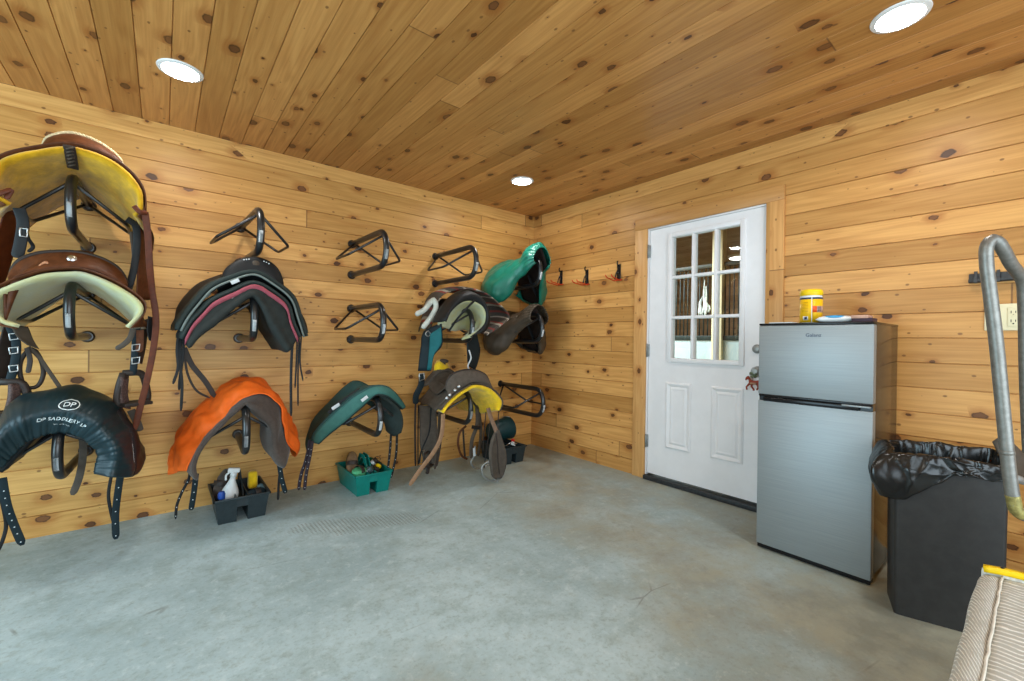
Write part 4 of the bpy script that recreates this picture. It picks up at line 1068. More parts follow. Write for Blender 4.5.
strap('hoop_tread', [P(474, 448, .515), P(474.5, 456, .515)], .02, M_white_label, s7, .010, tip=False)
for a_ in ([(499, 409, .66), (498, 425, .66), (499, 436, .70)], [(486, 412, .62), (484, 432, .61), (483, 451, .60)], [(491, 412, .64), (488, 440, .62), (484, 468, .61)]):
    tube('cord', catmull([P(*q) for q in a_], 14), .004, M_dark_leather, s7, 6)
strap('stirrup_leather', [P(488, 408, .70), P(491, 418, .73), P(495, 428, .77), P(499, 438, .78)], .036, L_('worn_tan_leather', srgb(122, 98, 80), .6, var=.2), s7, .008)
loft('hooded_stirrup', [row([(497, 430), (499, 430)], .78), row([(492, 440), (503, 441)], .79), row([(489.5, 452), (506, 452)], .80), row([(490.5, 465), (506.5, 463)], .80), row([(492, 475), (504.5, 472)], .79), row([(495, 479), (501, 478)], .78)], M_grey_leather, s7, .030, 14, 22, puff=.012)
strap('hood_seam', [P(496, 433, .83), P(497.5, 445, .845), P(498, 460, .85), P(499.5, 474, .835)], .008, M_dark_leather, s7, .006)
tube('stirrup_ring', catmull([P(491, 460, .78), P(482.5, 466, .77), P(483, 475, .77), P(490, 480.5, .77), P(497, 480.5, .77), P(503, 475, .77), P(504, 466, .78)], 36), .007, M_grey_metal, s7, 8)
tube('ring_tie', catmull([P(494, 479, .77), P(497, 482, .77), P(496, 485, .77), P(498, 480, .77)], 12), .004, M_steel, s7, 6)
yp = empty('fleece_scrap', (-1.33, -.13, .80), 'small yellow fleece pad against the wall behind the brown suede saddle', 'fleece pad')
loft('pad', [row([(437, 361, .22), (440, 360, .24), (446, 363, .24), (449, 366, .22)], 0), row([(434.5, 366, .26), (440, 365, .30), (445, 367, .30), (449, 369, .26)], 0), row([(434.5, 376, .24), (440, 374, .28), (446, 376, .28), (448, 379, .24)], 0)], M_bfleece, yp, .02, 16, 14, wr=.006, wf=25)

# ---- column 5: two covered saddles
def covered2(xc, zr, label, m, sec, seed, inner_label):
    """cover hugging the saddle flaps, open underneath; the dark saddle inside is a thing of its own"""
    t = empty('saddle_cover', (xc, -.3, zr), label, 'saddle cover')
    def prof(x, d, wl, wr_, zt, zl, zr_, k, curl):
        c = []
        for side, w_, zb in ((-1, wl, zl), (1, wr_, zr_)):
            h = zt-zb
            q = [Vector((x, -d, zt)), Vector((x+side*w_*.42, -d, zt-h*.08*k)), Vector((x+side*w_*.80, -d, zt-h*.34*k)), Vector((x+side*w_, -d, zt-h*.66)), Vector((x+side*w_*.96, -d, zb+h*.12)), Vector((x+side*w_*.80, -d, zb)), Vector((x+side*(w_*.80-curl), -d, zb+curl*.5))]
            c = (q[::-1] if side < 0 else c+q[1:])
        return c
    rows = [prof(*a) for a in sec]
    sh = loft('cover_shell', rows, m, t, .007, 90, 44, wr=.018, wf=9., seed=seed, rib=lambda s_, t_: .004*max(0, t_-.6)*2.2*math.sin(s_*120))
    sd = empty('covered_saddle', (xc, -.3, zr), inner_label, 'saddle')
    inn = []
    for x, d, wl, wr_, zt, zl, zr_, k, curl in sec[1:-1]:
        inn.append(arch(x, d, wl*.86, wr_*.86, zt-.035, zl+.035, zr_+.02, p=1.6))
    loft('panel', inn, M_inside, sd, .022, 40, 20, wr=.003)
    strap('girth_strap', [inn[2][8]+Vector((0, -.02, -.03)), inn[2][10]+Vector((-.02, -.03, -.03)), inn[2][12]+Vector((-.03, -.03, .04))], .03, M_black_leather, sd, .006)
    return t
covered2(-.44, 1.66, 'bright green nylon saddle cover on the top rack near the corner', M_green,
    [(-.425, .05, .20, .18, 1.84, 1.58, 1.58, 1., .03), (-.425, .10, .30, .24, 1.885, 1.50, 1.52, 1., .04), (-.43, .20, .355, .275, 1.885, 1.455, 1.475, .9, .05), (-.43, .30, .345, .285, 1.875, 1.45, 1.46, .9, .05), (-.44, .38, .29, .27, 1.88, 1.50, 1.47, 1., .04), (-.45, .45, .20, .20, 1.91, 1.64, 1.60, 1.1, .03), (-.455, .53, .155, .14, 1.985, 1.72, 1.72, 1., .02), (-.46, .60, .135, .115, 2.00, 1.77, 1.76, 1., .02), (-.46, .645, .11, .09, 1.95, 1.80, 1.79, 1., .01)], 2,
    'dark brown saddle showing inside the bright green cover')
covered2(-.44, 1.15, 'olive brown waxed saddle cover on the middle rack near the corner', M_olive,
    [(-.425, .05, .20, .18, 1.36, 1.10, 1.10, 1., .03), (-.425, .11, .30, .24, 1.39, 1.03, 1.04, 1., .04), (-.43, .22, .345, .27, 1.385, .99, 1.00, 1., .05), (-.43, .31, .33, .28, 1.38, .985, .985, 1., .05), (-.44, .39, .27, .26, 1.39, 1.06, 1.00, 1.1, .04), (-.45, .46, .19, .19, 1.41, 1.17, 1.12, 1.2, .03), (-.455, .54, .145, .13, 1.445, 1.25, 1.24, 1.1, .02), (-.46, .62, .12, .10, 1.43, 1.29, 1.28, 1., .01)], 6,
    'dark saddle showing inside the olive brown cover')

# ================================================================ TOTES AND THEIR CONTENTS
def tote(x0, x1, y0, y1, m, label, handle=True, name='grooming_tote'):
    """divided tote: two bins, a shared rim with a cut-out below, a raised slotted handle"""
    cx, cy = (x0+x1)/2, (y0+y1)/2; W_, D_ = x1-x0, y1-y0; Hh = .15
    t = empty(name, (cx, cy, 0), label, 'tote')
    bm = bmesh.new(); th = .005
    def bin_(a0, a1):
        out0 = [(a0, y0), (a1, y0), (a1, y1), (a0, y1)]
        fl = .02
        def top(a, b): return (a+(-fl if abs(a-x0) < 1e-6 else fl if abs(a-x1) < 1e-6 else 0), b+(-fl if b == y0 else fl))
        o0 = [bm.verts.new((a, b, 0.001)) for a, b in out0]; o1 = [bm.verts.new((*top(a, b), Hh)) for a, b in out0]
        ins = lambda a, b, c: (a+(th if a < (a0+a1)/2 else -th), b+(th if b < cy else -th), c)
        i0 = [bm.verts.new(ins(a, b, .006)) for a, b in out0]; i1 = [bm.verts.new(ins(*top(a, b), Hh)) for a, b in out0]
        for k in range(4):
            k2 = (k+1) % 4
            bm.faces.new((o0[k], o0[k2], o1[k2], o1[k])); bm.faces.new((i0[k2], i0[k], i1[k], i1[k2])); bm.faces.new((o1[k], o1[k2], i1[k2], i1[k]))
        bm.faces.new(o0[::-1]); bm.faces.new(i0)
    g = W_*.12
    bin_(x0, cx-g); bin_(cx+g, x1)
    box_bm(bm, (cx-g-.001, y0-.014, Hh*.62), (cx+g+.001, y0-.009, Hh), 0)
    box_bm(bm, (cx-g-.001, y1+.009, Hh*.62), (cx+g+.001, y1+.014, Hh), 0)
    box_bm(bm, (cx-g-.001, y0-.012, Hh*.60), (cx+g+.001, y1+.012, Hh*.64), 0)
    finish('tub', bm, m, t, smooth=False)
    bm = bmesh.new()
    for a, b, c, d in ((x0-.028, x1+.028, y0-.028, y0-.018), (x0-.028, x1+.028, y1+.018, y1+.028), (x0-.028, x0-.018, y0-.028, y1+.028), (x1+.018, x1+.028, y0-.028, y1+.028)):
        box_bm(bm, (a, c, Hh-.010), (b, d, Hh+.003), .002)
    sharp(finish('rim', bm, m, t))
    if handle:
        pr = [(-.15, 0), (-.13, .05), (-.045, .155), (.045, .155), (.13, .05), (.15, 0), (.105, 0), (.09, .045), (.028, .125), (-.028, .125), (-.09, .045), (-.105, 0)]
        for dx in (-.016, .012):
            prism('handle', pr, (cx+dx, cy, Hh*.62), (0, 1, 0), (0, 0, 1), .005, m, t)
    return t
T1 = tote(-2.832, -2.588, -.41, -.07, M_tote_black, 'black plastic grooming tote on the floor under the orange saddle cover', handle=False)
prism('handle', [(-.13, 0), (-.10, .05), (.03, .15), (.10, .14), (.13, 0), (.10, 0), (.08, .10), (.03, .115), (-.07, .04), (-.09, 0)], (-2.70, -.21, .10), (0, 1, 0), (0, 0, 1), .008, M_tote_black, T1)
T2 = tote(-2.022, -1.794, -.44, -.06, M_tote_green, 'green plastic grooming tote with raised handle, under the teal saddle')
T3 = tote(-.719, -.50, -.45, -.12, M_tote_black, 'black plastic tote on the floor in the corner, beside the yellow-fleeced saddle', handle=False)

# spray bottle
sb = empty('spray_bottle', (-2.745, -.36, .01), 'white spray bottle standing in the black tote', 'bottle')
SB_ = Vector((-2.786, -.30, .008))
bm = bmesh.new()
prf = [(0, 0), (.042, 0), (.046, .01), (.046, .14), (.040, .165), (.024, .20), (.015, .225), (.014, .24), (0, .24)]
lathe_bm(bm, [(r*1.05, z) for r, z in prf], SB_, 20)
tilt = Matrix.Translation(SB_) @ Matrix.Rotation(.16, 4, 'Y') @ Matrix.Translation(-SB_)
bmesh.ops.transform(bm, matrix=tilt, verts=bm.verts); finish('bottle_body', bm, M_white_pl, sb)
bm = bmesh.new()
hd = SB_+Vector((0, 0, .24))
lathe_bm(bm, [(0, 0), (.018, 0), (.018, .025), (.012, .03), (0, .03)], hd, 16)
box_bm(bm, hd+Vector((-.034, -.012, .026)), hd+Vector((.03, .012, .055)), .006)
tube_bm(bm, catmull([hd+Vector((-.02, 0, .03)), hd+Vector((-.038, 0, .01)), hd+Vector((-.034, 0, -.02))], 8), .006, 8)
bmesh.ops.transform(bm, matrix=tilt, verts=bm.verts); finish('trigger_head', bm, M_white_pl, sb)
lathe('blue_cap', [(0, 0), (.018, 0), (.02, .03), (.015, .045), (0, .048)], P(221.5, 499, .38), M_bluecap, empty('blue_bottle_cap', P(221.5, 499, .38), 'small blue bottle cap in the front corner of the black tote', 'cap'), 14)
def brush(c, L, wdt, hgt, rot, m_back, m_br, label, name='grooming_brush', cat='brush', group=None):
    c = Vector(c); t = empty(name, c, label, cat, group)
    R_ = Matrix.Translation(c) @ Matrix.Rotation(rot[2], 4, 'Z') @ Matrix.Rotation(rot[1], 4, 'Y') @ Matrix.Rotation(rot[0], 4, 'X')
    def oval(z0, z1, k0, k1, dome):
        bm = bmesh.new(); rings = []
        for z, k in ((z0, k0*.92), (z0+(z1-z0)*.2, k0), (z0+(z1-z0)*.8, k1), (z1, k1*.85)):
            rings.append([bm.verts.new((math.cos(2*PI*i/28)*L/2*k*(1 if abs(math.cos(2*PI*i/28)) < .9 else .97), math.sin(2*PI*i/28)*wdt/2*k, z)) for i in range(28)])
        for A, B in zip(rings, rings[1:]):
            for i in range(28): bm.faces.new((A[i], A[(i+1) % 28], B[(i+1) % 28], B[i]))
        bm.faces.new(rings[0][::-1]); bm.faces.new(rings[-1])
        bmesh.ops.transform(bm, matrix=R_, verts=bm.verts); return bm
    sharp(finish('brush_back', oval(hgt*.5, hgt, 1., .95, 0), m_back, t))
    sharp(finish('bristles', oval(0, hgt*.5, .92, .95, 0), m_br, t))
    if True:
        bm = bmesh.new(); strap_bm(bm, [(0, -wdt/2, hgt*.7), (0, -wdt*.3, hgt+.018), (0, wdt*.3, hgt+.018), (0, wdt/2, hgt*.7)], .03, .003, 14, Vector((0, 0, 1)), False)
        bmesh.ops.transform(bm, matrix=R_, verts=bm.verts); finish('hand_strap', bm, M_dark_leather, t)
    return t
brush((-2.755, -.17, .16), .20, .09, .07, (0, -1.15, .5), M_felt, M_bristle, 'brown bristle brush leaning up at the back left of the black tote')
brush((-2.64, -.33, .12), .12, .07, .05, (1.2, 0, .3), M_navy, M_navy, 'dark blue grooming brush in the right bin of the black tote')
yb = empty('yellow_sponge', (-2.625, -.20, .17), 'yellow sponge in the right bin of the black tote', 'sponge')
bm = bmesh.new(); box_bm(bm, (-2.655, -.225, .12), (-2.60, -.17, .235), .018, seg=4); finish('sponge', bm, M_bfleece, yb)
tb = empty('grey_clipper', (-2.60, -.32, .15), 'grey plastic hoof pick at the front right of the black tote', 'hoof pick')
tube('pick_handle', catmull([(-2.625, -.34, .02), (-2.62, -.335, .12), (-2.605, -.33, .175), (-2.585, -.32, .14), (-2.575, -.30, .06)], 20), .012, M_grey_pl, tb, 8)
brush((-1.985, -.20, .165), .19, .085, .06, (0.2, -1.1, 1.2), M_brushwood, M_bristle, 'wooden-backed brush leaning at the back left of the green tote')
brush((-1.955, -.11, .16), .16, .08, .05, (0.3, -1.2, 1.0), M_navy, M_bristle, 'dark blue brush at the rear of the green tote')
brush((-1.985, -.365, .125), .12, .085, .05, (.15, 0, .4), M_mint, M_mint, 'mint green rubber curry brush at the front of the green tote')
brush((-1.925, -.33, .13), .12, .05, .06, (1.1, .3, .9), M_grey_pl, M_white_pl, 'grey and white brush beside the green tote handle')
brush((-1.835, -.30, .115), .12, .05, .05, (.5, .4, 1.3), M_yel_pl, M_oil, 'small yellow and dark brush in the right bin of the green tote')
brush((-1.825, -.20, .145), .11, .05, .05, (.9, .2, 1.2), M_oil, M_white_pl, 'dark brush with white bristles at the back right of the green tote')

# bucket lying in the corner behind the black tote
bk = empty('feed_bucket', (-.50, -.17, .15), 'dark green bucket lying on its side on top of the corner tote', 'bucket')
c0 = Vector((-.68, -.20, .245)); ax = Vector((1, .05, .10)).normalized()
bm = bmesh.new(); lathe_bm(bm, [(0, 0), (.085, 0), (.092, .01), (.104, .19), (.110, .205), (.110, .22), (.102, .222), (.099, .19), (.086, .012), (0, .012)], c0, 32, ax)
sharp(finish('pail', bm, L_('dark_green_plastic', srgb(20, 52, 54), .4, var=.1), bk))
q = Vector((0, 0, 1)).rotation_difference(ax).to_matrix()
tube('bail', [c0+q @ Vector((.113*math.cos(a), .113*math.sin(a), .200+.02*math.sin(a*2))) for a in [PI*.1+i*PI*1.0/16 for i in range(17)]], .0035, M_steel, bk, 6)
rc = empty('red_cap_bottle', (-.53, -.33, .12), 'small bottle with a red cap in the corner tote', 'bottle')
lathe('bottle_body', [(0, -.11), (.022, -.11), (.022, .03), (.014, .045), (0, .045)], (-.545, -.36, .125), M_white_pl, rc, 14)
lathe('cap', [(.0, 0), (.016, 0), (.016, .026), (0, .028)], (-.545, -.36, .168), L_('red_plastic', srgb(196, 36, 28), .4), rc, 14)
pk_ = empty('hoof_pick', (-.60, -.40, .15), 'steel wire hoof pick lying across the corner tote', 'hoof pick')
tube('wire', catmull([(-.70, -.42, .165), (-.66, -.40, .158), (-.61, -.39, .17), (-.575, -.41, .185), (-.59, -.43, .175), (-.56, -.40, .16), (-.53, -.40, .158)], 30), .004, M_steel, pk_, 6)

# ================================================================ BRIDLE HOOKS ON THE RIGHT WALL
def bridle_hook():
    t = empty('bridle_hook', (0, 0, 0))
    bm = bmesh.new()
    box_bm(bm, (-.008, -.018, -.01), (0, .018, .135), .003)
    tube_bm(bm, catmull([(-.008, 0, .12), (-.03, 0, .128), (-.032, 0, .15), (-.024, 0, .158)], 10), .006, 8)
    for s in (-1, 1): tube_bm(bm, catmull([(-.01, s*.004, .09), (-.028, s*.012, .05), (-.03, s*.024, .0)], 8), .006, 8)
    finish('bracket', bm, M_blkplas, t)
    for s in (-1, 1):
        tube('prong', fillet([(-.002, s*.028, -.005), (-.03, s*.028, -.012), (-.16, s*.028, .004), (-.175, s*.028, .022)], .02, 5), .0048, M_red, t, 8, local=True)
    tube('prong_bridge', [(-.012, -.034, -.006), (-.012, .034, -.006)], .0055, M_red, t, 8, local=True)
    return t
h0 = bridle_hook()
for i, (y, z, rz, lb) in enumerate(((-.425, 1.685, 0, 'bridle hook with red prongs nearest the corner, beside the green saddle cover'), (-.762, 1.655, 0, 'bridle hook with red prongs, middle one on the right wall'), (-1.128, 1.66, .12, 'bridle hook with red prongs nearest the white door'))):
    o = h0 if i == 0 else copy_tree(h0)
    o.location = (0, y, z); o.rotation_euler = (0, 0, rz); tag(o, lb, 'bridle hook', 'red-pronged bridle hooks')

# ================================================================ REFRIGERATOR
FX, FY0, FY1 = -.545, -2.486, -2.982
fr = empty('refrigerator', (FX+.26, (FY0+FY1)/2, 0), 'silver two-door refrigerator with black handles, beside the white door', 'refrigerator')
box('cabinet', (FX+.055, FY1+.002, .03), (-.03, FY0-.002, 1.222), M_fr_side, fr, .004)
box('top_cover', (FX, FY1, 1.218), (-.03, FY0, 1.229), M_blkplas, fr, .003)
DZ = .832
fd = box('freezer_door', (FX, FY1, DZ+.012), (FX+.05, FY0, 1.217), M_silver, fr, .005)
ld = box('fridge_door', (FX, FY1, .026), (FX+.05, FY0, DZ-.022), M_silver, fr, .005)
box('door_gap', (FX+.012, FY1+.003, DZ-.03), (FX+.055, FY0-.003, DZ+.02), M_blkplas, fr)
box('handle', (FX-.004, FY1+.05, DZ-.025), (FX+.03, FY0-.025, DZ+.000), M_blkplas, ld, .006)
box('handle', (FX-.003, FY1+.004, DZ+.001), (FX+.03, FY0-.004, DZ+.013), M_blkplas, fd, .003)
box('handle_end', (FX-.005, FY1+.008, DZ-.008), (FX+.02, FY1+.12, DZ+.001), M_silver, ld, .003)
box('kick_plate', (FX+.008, FY1+.003, .004), (FX+.06, FY0-.003, .030), M_blkplas, fr, .003)
for x in (FX+.08, -.09):
    for y in (FY0-.05, FY1+.05):
        lathe('foot', [(0, 0), (.022, 0), (.022, .012), (.012, .016), (.012, .032), (0, .032)], (x, y, 0), M_blkplas, fr, 14)
bm = text_mesh('Galanz', .025, .0004)
for v in bm.verts: v.co = Vector((FX-.0006-v.co.z, -2.742-v.co.x, 1.165+v.co.y))
finish('lettering', bm, M_navyp, fd, smooth=False)

# things on the refrigerator
ZT = 1.229
CX, CY = -.40, -2.688
cn = empty('wipes_canister', (CX, CY, ZT), 'yellow wipes canister with yellow lid, on top of the refrigerator', 'canister')
lathe('canister_body', [(0, .001), (.047, .001), (.050, .006), (.050, .145), (.047, .152), (0, .152)], (CX, CY, ZT), M_white_pl, cn, 40)
lathe('lid', [(.0505, .148), (.052, .150), (.052, .168), (.049, .178), (.040, .182), (0, .183)], (CX, CY, ZT), M_yel_pl, cn, 40)
def wrap(name, a0, a1, z0, z1, r, m, par):
    bm = bmesh.new(); n = 14
    ri = [[bm.verts.new((CX+q*math.cos(a0+(a1-a0)*i/n), CY+q*math.sin(a0+(a1-a0)*i/n), ZT+z)) for q, z in ((r, z0), (r, z1), (r-.0015, z1), (r-.0015, z0))] for i in range(n+1)]
    for A, B in zip(ri, ri[1:]):
        for k in range(4): bm.faces.new((A[k], A[(k+1) % 4], B[(k+1) % 4], B[k]))
    bm.faces.new(ri[0]); bm.faces.new(ri[-1][::-1])
    return finish(name, bm, m, par)
toc = math.atan2(CAM.y-CY, CAM.x-CX)
lb = wrap('label', toc-1.6, toc+.02, .006, .128, .0512, M_cantin, cn)   # left of the seam as seen
lb2 = wrap('label', toc+.10, toc+1.9, .006, .128, .0512, M_cantin, cn)
wrap('label_stripe', toc-1.6, toc+.02, .128, .138, .0512, M_navyp, cn); wrap('label_stripe', toc+.10, toc+1.9, .128, .138, .0512, M_navyp, cn)
wrap('brand_panel', toc+.12, toc+.50, .058, .092, .0522, M_redlab, lb2)
wrap('brand_panel', toc+.50, toc+1.5, .058, .092, .0521, M_pinkcard, lb2)
for a in (.58, .70, .86): wrap('brand_letter', toc+a, toc+a+.06, .062, .088, .0528, M_navyp, lb2)
for i in range(7): wrap('text_line', toc-.95, toc-.25, .062+i*.008, .0635+i*.008, .0517, L_('brown_print', srgb(150, 110, 30), .5), lb)
wrap('barcode_panel', toc-.75, toc-.25, .018, .038, .0517, M_white_label, lb); wrap('barcode', toc-.6, toc-.35, .021, .035, .0521, M_navyp, lb)
wp = empty('wipes_packet', (-.44, -2.80, ZT), 'soft white and blue wipes packet on the refrigerator beside the yellow canister', 'packet')
def pillow(name, c, L, W_, Hh, rz, m, par):
    bm = bmesh.new(); n, k = 18, 12; T, B = [], []
    for i in range(n+1):
        tr, br = [], []
        for j in range(k+1):
            x = -1+2*i/n; y = -1+2*j/k
            h = max(0, (1-abs(x)**4))**.6*max(0, (1-y**4))**.6*Hh/2
            nz = noise.noise(Vector((x*3, y*3, Hh*99)))*.12*h
            p = Matrix.Rotation(rz, 3, 'Z') @ Vector((x*L/2, y*W_/2, 0))
            tr.append(bm.verts.new(Vector(c)+p+Vector((0, 0, Hh/2+h+nz)))); br.append(bm.verts.new(Vector(c)+p+Vector((0, 0, Hh/2-h*.96))))
        T.append(tr); B.append(br)
    for i in range(n):
        for j in range(k):
            bm.faces.new((T[i][j], T[i+1][j], T[i+1][j+1], T[i][j+1])); bm.faces.new((B[i][j+1], B[i+1][j+1], B[i+1][j], B[i][j]))
    bmesh.ops.remove_doubles(bm, verts=bm.verts, dist=.0003)
    return finish(name, bm, m, par)
pillow('packet_body', (-.44, -2.812, ZT), .10, .165, .036, .1, M_white_pl, wp)
bm = bmesh.new(); bmesh.ops.create_uvsphere(bm, u_segments=20, v_segments=10, radius=1, matrix=Matrix.Translation((-.452, -2.807, ZT+.029)) @ Matrix.Diagonal((.040, .056, .010, 1)))
finish('blue_print', bm, M_bluepk, wp)
cb = empty('card_box', (-.42, -2.92, ZT), 'small plum and pink card box on the right of the refrigerator top', 'box')
bm = bmesh.new(); box_bm(bm, (-.50, -2.965, ZT+.001), (-.40, -2.885, ZT+.020), .002); sharp(finish('box_lower', bm, M_purple, cb))
box('box_lid', (-.503, -2.950, ZT+.018), (-.41, -2.884, ZT+.034), M_pinkcard, cb, .002)
pp = empty('paper_leaflet', (-.47, -2.58, ZT), 'flat pale paper leaflet on the refrigerator left of the yellow canister', 'paper')
box('leaflet', (-.53, -2.64, ZT+.0005), (-.40, -2.53, ZT+.006), M_white_label, pp, .001)

# ================================================================ TRASH CAN
A0 = Vector((-.716, -3.088, 0)); ud = Vector((.29, -.957, 0)).normalized(); vd = Vector((-ud.y, ud.x, 0))   # along the face, into the room corner
if vd.x < 0: vd = -vd
CW, CD, CH = .328, .20, .665
tc_ = empty('trash_can', A0+ud*CW/2+vd*CD/2, 'tall charcoal plastic trash can between refrigerator and pale bench', 'trash can')
def cpt(a, b, z, k=1.): return A0+ud*(CW/2+(a-.5)*CW*k)+vd*(CD/2+(b-.5)*CD*k)+Vector((0, 0, z))
def rrect(z, k, r=.07, n=5, grow=0.):
    out = []
    for cx_, cy_, a0 in ((1, 0, -PI/2), (1, 1, 0), (0, 1, PI/2), (0, 0, PI)):
        for i in range(n+1):
            a = a0+PI/2*i/n
            rx, ry = r*.6, r
            px = (cx_-rx if cx_ else rx)+rx*math.cos(a); py = (cy_-ry if cy_ else ry)+ry*math.sin(a)
            p = cpt(px, py, z, k)
            if grow:
                d = (p-cpt(.5, .5, z)); p += d.normalized()*grow
            out.append(p)
    return out
bm = bmesh.new(); rings = []
for z, k, g in ((.004, .95, 0), (.0, .965, 0), (.02, .97, 0), (CH*.6, .985, 0), (CH-.03, 1., 0), (CH-.03, 1., .008), (CH, 1., .010), (CH, 1., -.004), (.02, .93, -.008)):
    rings.append([bm.verts.new(p) for p in rrect(z, k, grow=g)])
n_ = len(rings[0])
for A, B in zip(rings, rings[1:]):
    for i in range(n_): bm.faces.new((A[i], A[(i+1) % n_], B[(i+1) % n_], B[i]))
bm.faces.new(rings[0][::-1]); bm.faces.new(rings[-1])
sharp(finish('can_body', bm, M_canpl, tc_), 40)
bg = empty('trash_bag', A0+ud*CW/2+vd*CD/2, 'shiny black trash bag lining the can and draped over its rim', 'trash bag')
NB = 240
rim_ = catmull(rrect(CH, 1.), NB, True)
ctr = cpt(.5, .5, CH)
def drop(p):
    a = (p-A0).dot(ud)/CW; b = (p-A0).dot(vd)/CD
    front = max(0, 1-b*2.2)
    left = max(0, 1-a*1.9)
    return .050+.13*min(1, left*1.5)+.012*noise.noise(p*14)
rowsB = []
for fin in range(10):
    r_ = []
    for p in rim_:
        dirn = (p-ctr); dirn.z = 0; dirn.normalize()
        a = (p-A0).dot(ud)/CW; b = (p-A0).dot(vd)/CD
        left = max(0, 1-a*2.4)
        nz = noise.noise(p*22+Vector((0, 0, fin*.5))); n2 = noise.noise(p*55+Vector((fin*.6, 0, 0)))
        dr_ = drop(p)
        lift = .012+.014*noise.noise(p*12)+.02*b
        fl = left*(1-.5*b)
        o, z = {0: (-.035, CH-.26), 1: (-.020, CH-.14), 2: (-.012, CH-.05), 3: (-.003, CH+lift*.5), 4: (.006, CH+lift), 5: (.013+.03*fl, CH+lift*.5-.004), 6: (.016+.065*fl, CH-dr_*.28), 7: (.017+.075*fl, CH-dr_*.55), 8: (.016+.06*fl, CH-dr_*.8), 9: (.014+.04*fl, CH-dr_)}[fin]
        amp = .003 if fin < 3 else .005+.006*left
        r_.append(p+dirn*(o+amp*nz*(1 if fin != 4 else .4))+Vector((0, 0, z-CH+.006*n2)))
    rowsB.append(r_)
NR = 46
cols = [lincol([r_[i] for r_ in rowsB], NR) for i in range(NB)]
rnd = random.Random(11); crease = []
for q in range(150):
    crease.append((rnd.uniform(0, NB), rnd.uniform(8, NR), rnd.uniform(-1.25, 1.25)+PI/2, rnd.uniform(8, 26), rnd.choice((-1, 1, 1))*rnd.uniform(.003, .010), rnd.uniform(.8, 1.8)))
G_ = []
for j in range(NR):
    rr_ = []
    for i in range(NB):
        p = cols[i][j]; dirn = (p-ctr); dirn.z = 0; dirn.normalize(); h = 0
        for (ci, cj, an, ln, hh, wd) in crease:
            di = (i-ci+NB/2) % NB-NB/2; dj = j-cj
            if abs(di) > 26 or abs(dj) > 26: continue
            l = di*math.cos(an)+dj*math.sin(an); d = -di*math.sin(an)+dj*math.cos(an)
            if abs(l) < ln: h += hh*(1-abs(l)/ln)*math.exp(-abs(d)/wd)
        rr_.append(p+dirn*h)
    G_.append(rr_)
bm = bmesh.new(); vv = [[bm.verts.new(p) for p in r_] for r_ in G_]
for A, B in zip(vv, vv[1:]):
    for i in range(NB): bm.faces.new((A[i], A[(i+1) % NB], B[(i+1) % NB], B[i]))
bm.faces.new(vv[0])
bmesh.ops.recalc_face_normals(bm, faces=bm.faces)
bmesh.ops.solidify(bm, geom=list(bm.faces), thickness=.0012)
finish('bag_film', bm, M_bag, bg)

# ================================================================ OUTLET AND RAIL ON THE RIGHT WALL
ot = empty('outlet_plate', (0, -3.35, 1.26), 'cream double-gang outlet plate on the wall behind the bent steel tube', 'outlet')
box('cover_plate', (-.008, -3.412, 1.197), (0, -3.292, 1.323), M_cream, ot, .003)
dv = box('receptacle', (-.012, -3.402, 1.215), (-.006, -3.366, 1.305), M_cream, ot, .002)
for z in (1.242, 1.283):
    for y, hh in ((-3.377, .012), (-3.391, .010)): box('slot', (-.0128, y-.0013, z-hh/2), (-.0115, y+.0013, z+hh/2), M_darkslot, dv)
    lathe('ground_hole', [(0, .001), (.0028, .0008), (.003, 0)], (-.012, -3.384, z-.013), M_darkslot, dv, 10, Vector((-1, 0, 0)))
for z in (1.258, 1.268): box('test_button', (-.0138, -3.392, z-.004), (-.0115, -3.376, z+.003), M_cream, dv, .001)
rl = empty('tool_rail', (0, -3.35, 1.44), 'dark metal tool rail with clips on the wall above the outlet', 'tool rail')
bm = bmesh.new(); box_bm(bm, (-.006, -3.52, 1.430), (0, -3.238, 1.476), .002); box_bm(bm, (-.034, -3.52, 1.430), (-.004, -3.238, 1.436), .002); box_bm(bm, (-.034, -3.52, 1.430), (-.029, -3.238, 1.446), .002)
sharp(finish('rail', bm, M_rail, rl))
for y in (-3.262, -3.335, -3.44):
    bm = bmesh.new(); box_bm(bm, (-.040, y-.007, 1.428), (-.006, y+.007, 1.452), .002); box_bm(bm, (-.018, y-.006, 1.45), (-.008, y+.006, 1.486), .002)
    sharp(finish('clip', bm, M_rail, rl))
for y in (-3.30, -3.39): lathe('screw', [(0, .003), (.005, .002), (.006, 0)], (-.006, y, 1.458), M_steel, rl, 10, Vector((-1, 0, 0)))

# ================================================================ BENT STEEL TUBE STAND
ts = empty('tube_stand', (-1.12, -3.62, 0), 'bent grey steel tube stand rising in front of the outlet at the right edge', 'stand')
D_ = 1.27
a1 = [PD(*q, D_) for q in ((1004, 420), (996, 340), (990.5, 296), (986.5, 262), (987, 246), (992, 239.5), (998, 242))]
a2 = [PD(1004, 251, D_+.01), PD(1011, 264, D_+.03), PD(1018, 273, D_+.05), PD(1023, 281, D_+.06), PD(1024.5, 300, D_+.07), PD(1027, 400, D_+.10)]
foot_b = Vector((-1.03, -3.55, .0))
low = [PD(1013.5, 500, D_), PD(1009, 470, D_)]
front_foot = Vector((-1.13, -3.82, .0))
pth = [front_foot, Vector((-1.13, -3.82, .40)), Vector((-1.135, -3.80, .60)), Vector((-1.14, -3.70, .632)), Vector((-1.145, -3.56, .634)), PD(1023, 515.5, D_), PD(1016.5, 510, D_)]
tube('main_tube', catmull(pth+low+a1+a2+[PD(1034, 500, D_+.12), foot_b], 320), .0158, M_tube, ts, 14)
w_ = catmull([PD(1022, 515, D_), PD(1016.5, 510.5, D_), PD(1014, 502, D_), PD(1012.5, 495, D_)], 12)
